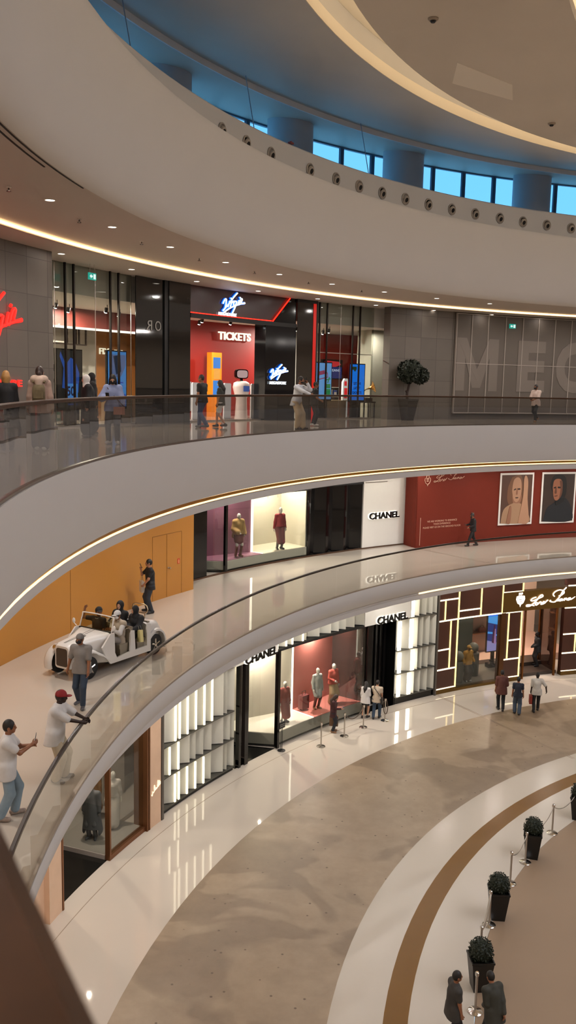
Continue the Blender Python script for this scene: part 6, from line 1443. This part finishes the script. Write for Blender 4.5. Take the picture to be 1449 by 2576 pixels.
MB().lathe([(.15, 0), (.15, .015), (.03, .03)], 20, m).build('base', black_mat, g, 40); MB().tube([(-.04, 0, .03), (-.04, 0, .9)], .012, 8, m=m).tube([(.04, 0, .03), (.04, 0, .9)], .012, 8, m=m).build('pole', black_mat, g, 60)
MB().box(-.17, .17, -.02, .02, .88, 1.12, m).build('panel', black_mat, g); MB().box(-.13, .13, -.024, -.02, .95, .97, m).box(-.13, .13, -.024, -.02, 1.02, 1.04, m).build('lettering', M('stand print', '#8c8a84', .5), g)
ir = [(19.10, 138.89), (19.03, 145.51), (19.03, 149.53), (19.04, 156.2), (19.0, 161.1), (18.97, 166.4)]
for i, (R, t) in enumerate(ir): post(R, t, 'chrome barrier post along the pale ring, %s of six from the far end' % ORD[i], 'barrier posts along the ring')
chn = M('chain metal', '#a59c90', .35, metal=.9)
for i, (a, b) in enumerate(((( 19.0, 134.9), ir[0]), (ir[0], (19.0, 143.6)), (ir[1], ir[2]), (ir[3], ir[4]))):
    rope(a, b, .22, .012 if i < 3 else .03, chn, 'barrier_chain', ['thin chain from the farthest planter to the first ring post', 'thin chain from the first ring post to the second planter', 'thin chain between the second and third ring posts', 'thick pale band between the fourth and fifth ring posts'][i], 'chain', .86)
leafm = M('boxwood leaf', '#17200e', .6, noise=.35, nscale=20); potm = M('black planter', '#141210', .4)
pl0 = None
def leaf_ball(mb, c, r, n, ls, rnd):
    for _ in range(n):
        d = Vector((rnd.gauss(0, 1), rnd.gauss(0, 1), rnd.gauss(0, 1))).normalized(); p = Vector(c) + Vector((d.x * r[0], d.y * r[1], d.z * r[2])) * rnd.uniform(.86, 1.08)
        u = d.orthogonal().normalized(); w = d.cross(u); a = rnd.uniform(0, 6.28); u, w = u * math.cos(a) + w * math.sin(a), w * math.cos(a) - u * math.sin(a)
        t = (u + d * rnd.uniform(.2, 1.0)).normalized() * ls * rnd.uniform(.7, 1.3); w = w * ls * .32
        mb.add([p, p + t * .5 + w, p + t, p + t * .5 - w], [(0, 1, 2, 3)])
rnd = random.Random(5)
for i, (R, t) in enumerate(((18.95, 134.4), (19.0, 144.2), (18.92, 154.9), (18.93, 163.9))):
    m = floor_frame(R, t, 0) @ Matrix.Rotation(.35, 4, 'Z')
    lab = 'black tapered planter with a clipped green bush, %s along the pale ring' % ['farthest', 'second farthest', 'third farthest', 'nearest'][i]
    if pl0 is None:
        pl0 = thing('planter', lab, 'planter', m, 'planters along the ring')
        mb = MB(); sq = lambda w, z: [Vector((x * w, y * w, z)) for x, y in ((-1, -1), (1, -1), (1, 1), (-1, 1))]
        mb.loft([sq(.17, 0), sq(.25, .72), sq(.265, .74), sq(.265, .78), sq(.235, .78), sq(.225, .70)]); mb.build('pot', potm, pl0, 30, world=False)
        mb = MB().ell((0, 0, .93), (.24, .24, .25), 20, 14); leaf_ball(mb, (0, 0, .93), (.25, .25, .27), 900, .06, rnd); mb.build('foliage', leafm, pl0, world=False)
    else: dup(pl0, m, lab)
m = floor_frame(30.55, 125.62, Z2); g = thing('potted_tree', 'small bushy tree in a tall dark tapered pot against the grey stone wall', 'tree', m)
mb = MB(); sq = lambda w, z: [Vector((x * w, y * w, z)) for x, y in ((-1, -1), (1, -1), (1, 1), (-1, 1))]
mb.loft([sq(.18, 0), sq(.30, .82), sq(.315, .84), sq(.315, .9), sq(.28, .9), sq(.27, .84)]); mb.build('pot', M('dark grey pot', '#2b2725', .5), g, 30, world=False)
MB().box(-.275, .275, -.275, .275, .80, .85).build('soil', M('soil', '#1d1510', .9), g, world=False)
mb = MB().tube(sm([(-.05, 0, .84), (-.08, 0, 1.1), (-.02, .02, 1.3), (.02, 0, 1.55)]), [.07, .065, .06, .058, .055, .052, .05, .05, .05, .05, .048, .046, .045], 8).tube(sm([(.02, 0, 1.5), (-.12, .05, 1.8), (-.2, .0, 2.0)]), .03, 7).tube(sm([(.02, 0, 1.5), (.2, 0, 1.7), (.45, 0, 1.8)]), .03, 7).tube([(.02, 0, 1.5), (.03, .05, 2.0)], .028, 7).tube([(-.08, 0, 1.15), (-.15, 0, 1.25)], .04, 7)
mb.build('trunk', M('bark', '#2c1c14', .8, noise=.3, nscale=9), g, 60, world=False)
mb = MB()
for c, r, n in (((-.05, 0, 2.05), (.42, .42, .42), 1500), ((.2, .05, 2.16), (.36, .36, .33), 800), ((.62, 0, 1.9), (.36, .34, .31), 900)):
    mb.ell(c, tuple(x * .8 for x in r), 14, 9); leaf_ball(mb, c, r, n, .12, rnd)
mb.build('foliage', M('tree leaf', '#1a2213', .6, noise=.4, nscale=12), g, world=False)
# ================================================================== LIGHT, SKY, CAMERA
down = lambda R, t, z: Matrix.Translation(P(R, t, z)) @ Matrix.Rotation((t - 90) * D2R, 4, 'Z')
def lamp(name, R, t, z, sx, sy, pw, col): return area(name, down(R, t, z), sx, sy, pw, col)
area('added_fill_lamp', Matrix.Translation((0, 0, 22.6)), 20, 20, K['fill'], '#eef3ff', 'DISK')  # fill lamp added at the atrium centre to light the whole hall
for i in range(60):
    t = 102 + 6.1 * i - 3
    if t < 190 or i % 2 == 0:
        k = 1 if t < 190 else 2
        lamp('gallery_lamp', 27.93, t + 1.6, 17.04, .06, .06, K['g2'] * k, '#fff6ee')
        if t < 190: lamp('gallery_lamp', 30.75, t, 16.95, .06, .06, K['g2'] * .06, '#fff6ee')
        lamp('gallery_lamp', 28.9, t, 10.28, .07, .07, K['g1'] * k * (1.5 if t < 146 else 1), '#fdf6ee')
        lamp('gallery_lamp', 28.4, t, 5.46, .06, .06, K['g0'] * k, '#fdf6ee')
# shop display and store lamps; last two are fills added to brighten the white sign wall
for R, t, z, sx, sy, pw, c in ((31.0, 139.8, 3.72, .06, .06, 210, '#fff0dc'), (30.9, 134.6, 3.72, .06, .06, 240, '#fff0e6'), (32.4, 141.2, 10.2, .06, .06, 150, '#fff0e6'), (32.5, 136.0, 10.2, .06, .06, 260, '#fff2dc'),
    (31.0, 157.6, 5.3, .06, .06, 150, '#fff0e0'), (31.4, 162, 5.3, .06, .06, 90, '#ffe8d0'), (30.7, 117.8, 5.3, .06, .06, 120, '#ffeedd'), (33.4, 114.5, 5.3, .06, .06, 300, '#ffe6d0'), (33.6, 110.5, 5.3, .06, .06, 320, '#ffe6d0'),
    (34.5, 155, 16.06, .06, .1, 864, '#fff2e2'), (35.0, 149, 16.06, .06, .1, 792, '#fff2e2'), (34.2, 142.5, 15.8, .06, .06, 110, '#fff0e0'), (34.2, 138.0, 15.8, .06, .06, 130, '#fff0e0'), (35.0, 130, 16.06, .06, .1, 756, '#fff2e2'), (33.0, 125.0, 16.0, .06, .06, 60, '#fff4e4'), (30.6, 126.6, 10.28, .06, .06, 20, '#fff4e6'), (30.3, 124.0, 10.28, .06, .06, 14, '#fff4e6')):
    lamp('store_and_fill_lamp', R, t, z, sx, sy, pw, c)
sc = bpy.context.scene
w = bpy.data.worlds.new('daylight'); sc.world = w; w.use_nodes = True
nt = w.node_tree; bg = nt.nodes['Background']; tc = nt.nodes.new('ShaderNodeTexCoord'); sp = nt.nodes.new('ShaderNodeSeparateXYZ'); rp_ = nt.nodes.new('ShaderNodeValToRGB')
nt.links.new(tc.outputs['Generated'], sp.inputs[0]); nt.links.new(sp.outputs['Z'], rp_.inputs[0]); nt.links.new(rp_.outputs[0], bg.inputs['Color'])
e = rp_.color_ramp.elements; e[0].position = 0.0; e[0].color = (.33, .68, .95, 1); e[1].position = 0.5; e[1].color = (.20, .52, .95, 1)
bg.inputs['Strength'].default_value = 2.0
# roofs glimpsed outside the high windows
om = M('pale roof', '#8fa3b3', .7)
for R, t, z, sx, h in ((64, 135.4, 21, 7, 14.5), (62, 127.3, 21, 4, 13.0)):
    m = wall_frame(R, t, z); g = thing('outside_building', 'pale %s roof building seen through the high windows' % ('wide' if sx > 5 else 'narrow'), 'building', m)
    MB().box(-sx / 2, sx / 2, -21, h - 3, -5, 0, m).build('wall', om, g); MB().prism([(-sx / 2 - .4, h - 3), (sx / 2 + .4, h - 3), (0, h - 1.2)], -5.3, .3, m).build('roof', M('roof slate', '#6f8496', .7), g)
cam = bpy.data.cameras.new('camera'); co = bpy.data.objects.new('camera', cam); COL.objects.link(co)
cam.sensor_fit = 'VERTICAL'; cam.sensor_height = 36.0; cam.sensor_width = 36.0 * 1449 / 2576
cam.lens = 2242.5 / 2576 * 36.0; cam.clip_start = 0.05; cam.clip_end = 400
p, r = 0.1418, 0.0220
fw = Vector((0, math.cos(p), -math.sin(p))); up = Vector((0, math.sin(p), math.cos(p))); rt = Vector((1, 0, 0))
cr = rt * math.cos(r) + up * math.sin(r); cu = -rt * math.sin(r) + up * math.cos(r)
cm_ = Matrix(((cr.x, cu.x, -fw.x, 0), (cr.y, cu.y, -fw.y, 0), (cr.z, cu.z, -fw.z, 0), (0, 0, 0, 1))); cm_.translation = (-22.812, -13.489, 13.614)
co.matrix_world = cm_
cam.dof.use_dof = True; cam.dof.focus_distance = 28; cam.dof.aperture_fstop = 6.5
sc.camera = co
vs_ = sc.view_settings; vs_.view_transform = 'Standard'; vs_.look = 'None'; vs_.gamma = 1.0; vs_.use_curve_mapping = False; vs_.exposure = -0.2
cy = sc.cycles; cy.use_denoising = True; cy.use_adaptive_sampling = True; cy.adaptive_threshold = 0.1; cy.adaptive_min_samples = 16; cy.time_limit = 1000; cy.max_bounces = 7; cy.diffuse_bounces = 3; cy.glossy_bounces = 3; cy.transparent_max_bounces = 16; cy.transmission_bounces = 6
cy.sample_clamp_indirect = 6.0; cy.caustics_reflective = False; cy.caustics_refractive = False
try: cy.use_light_tree = True
except Exception: pass
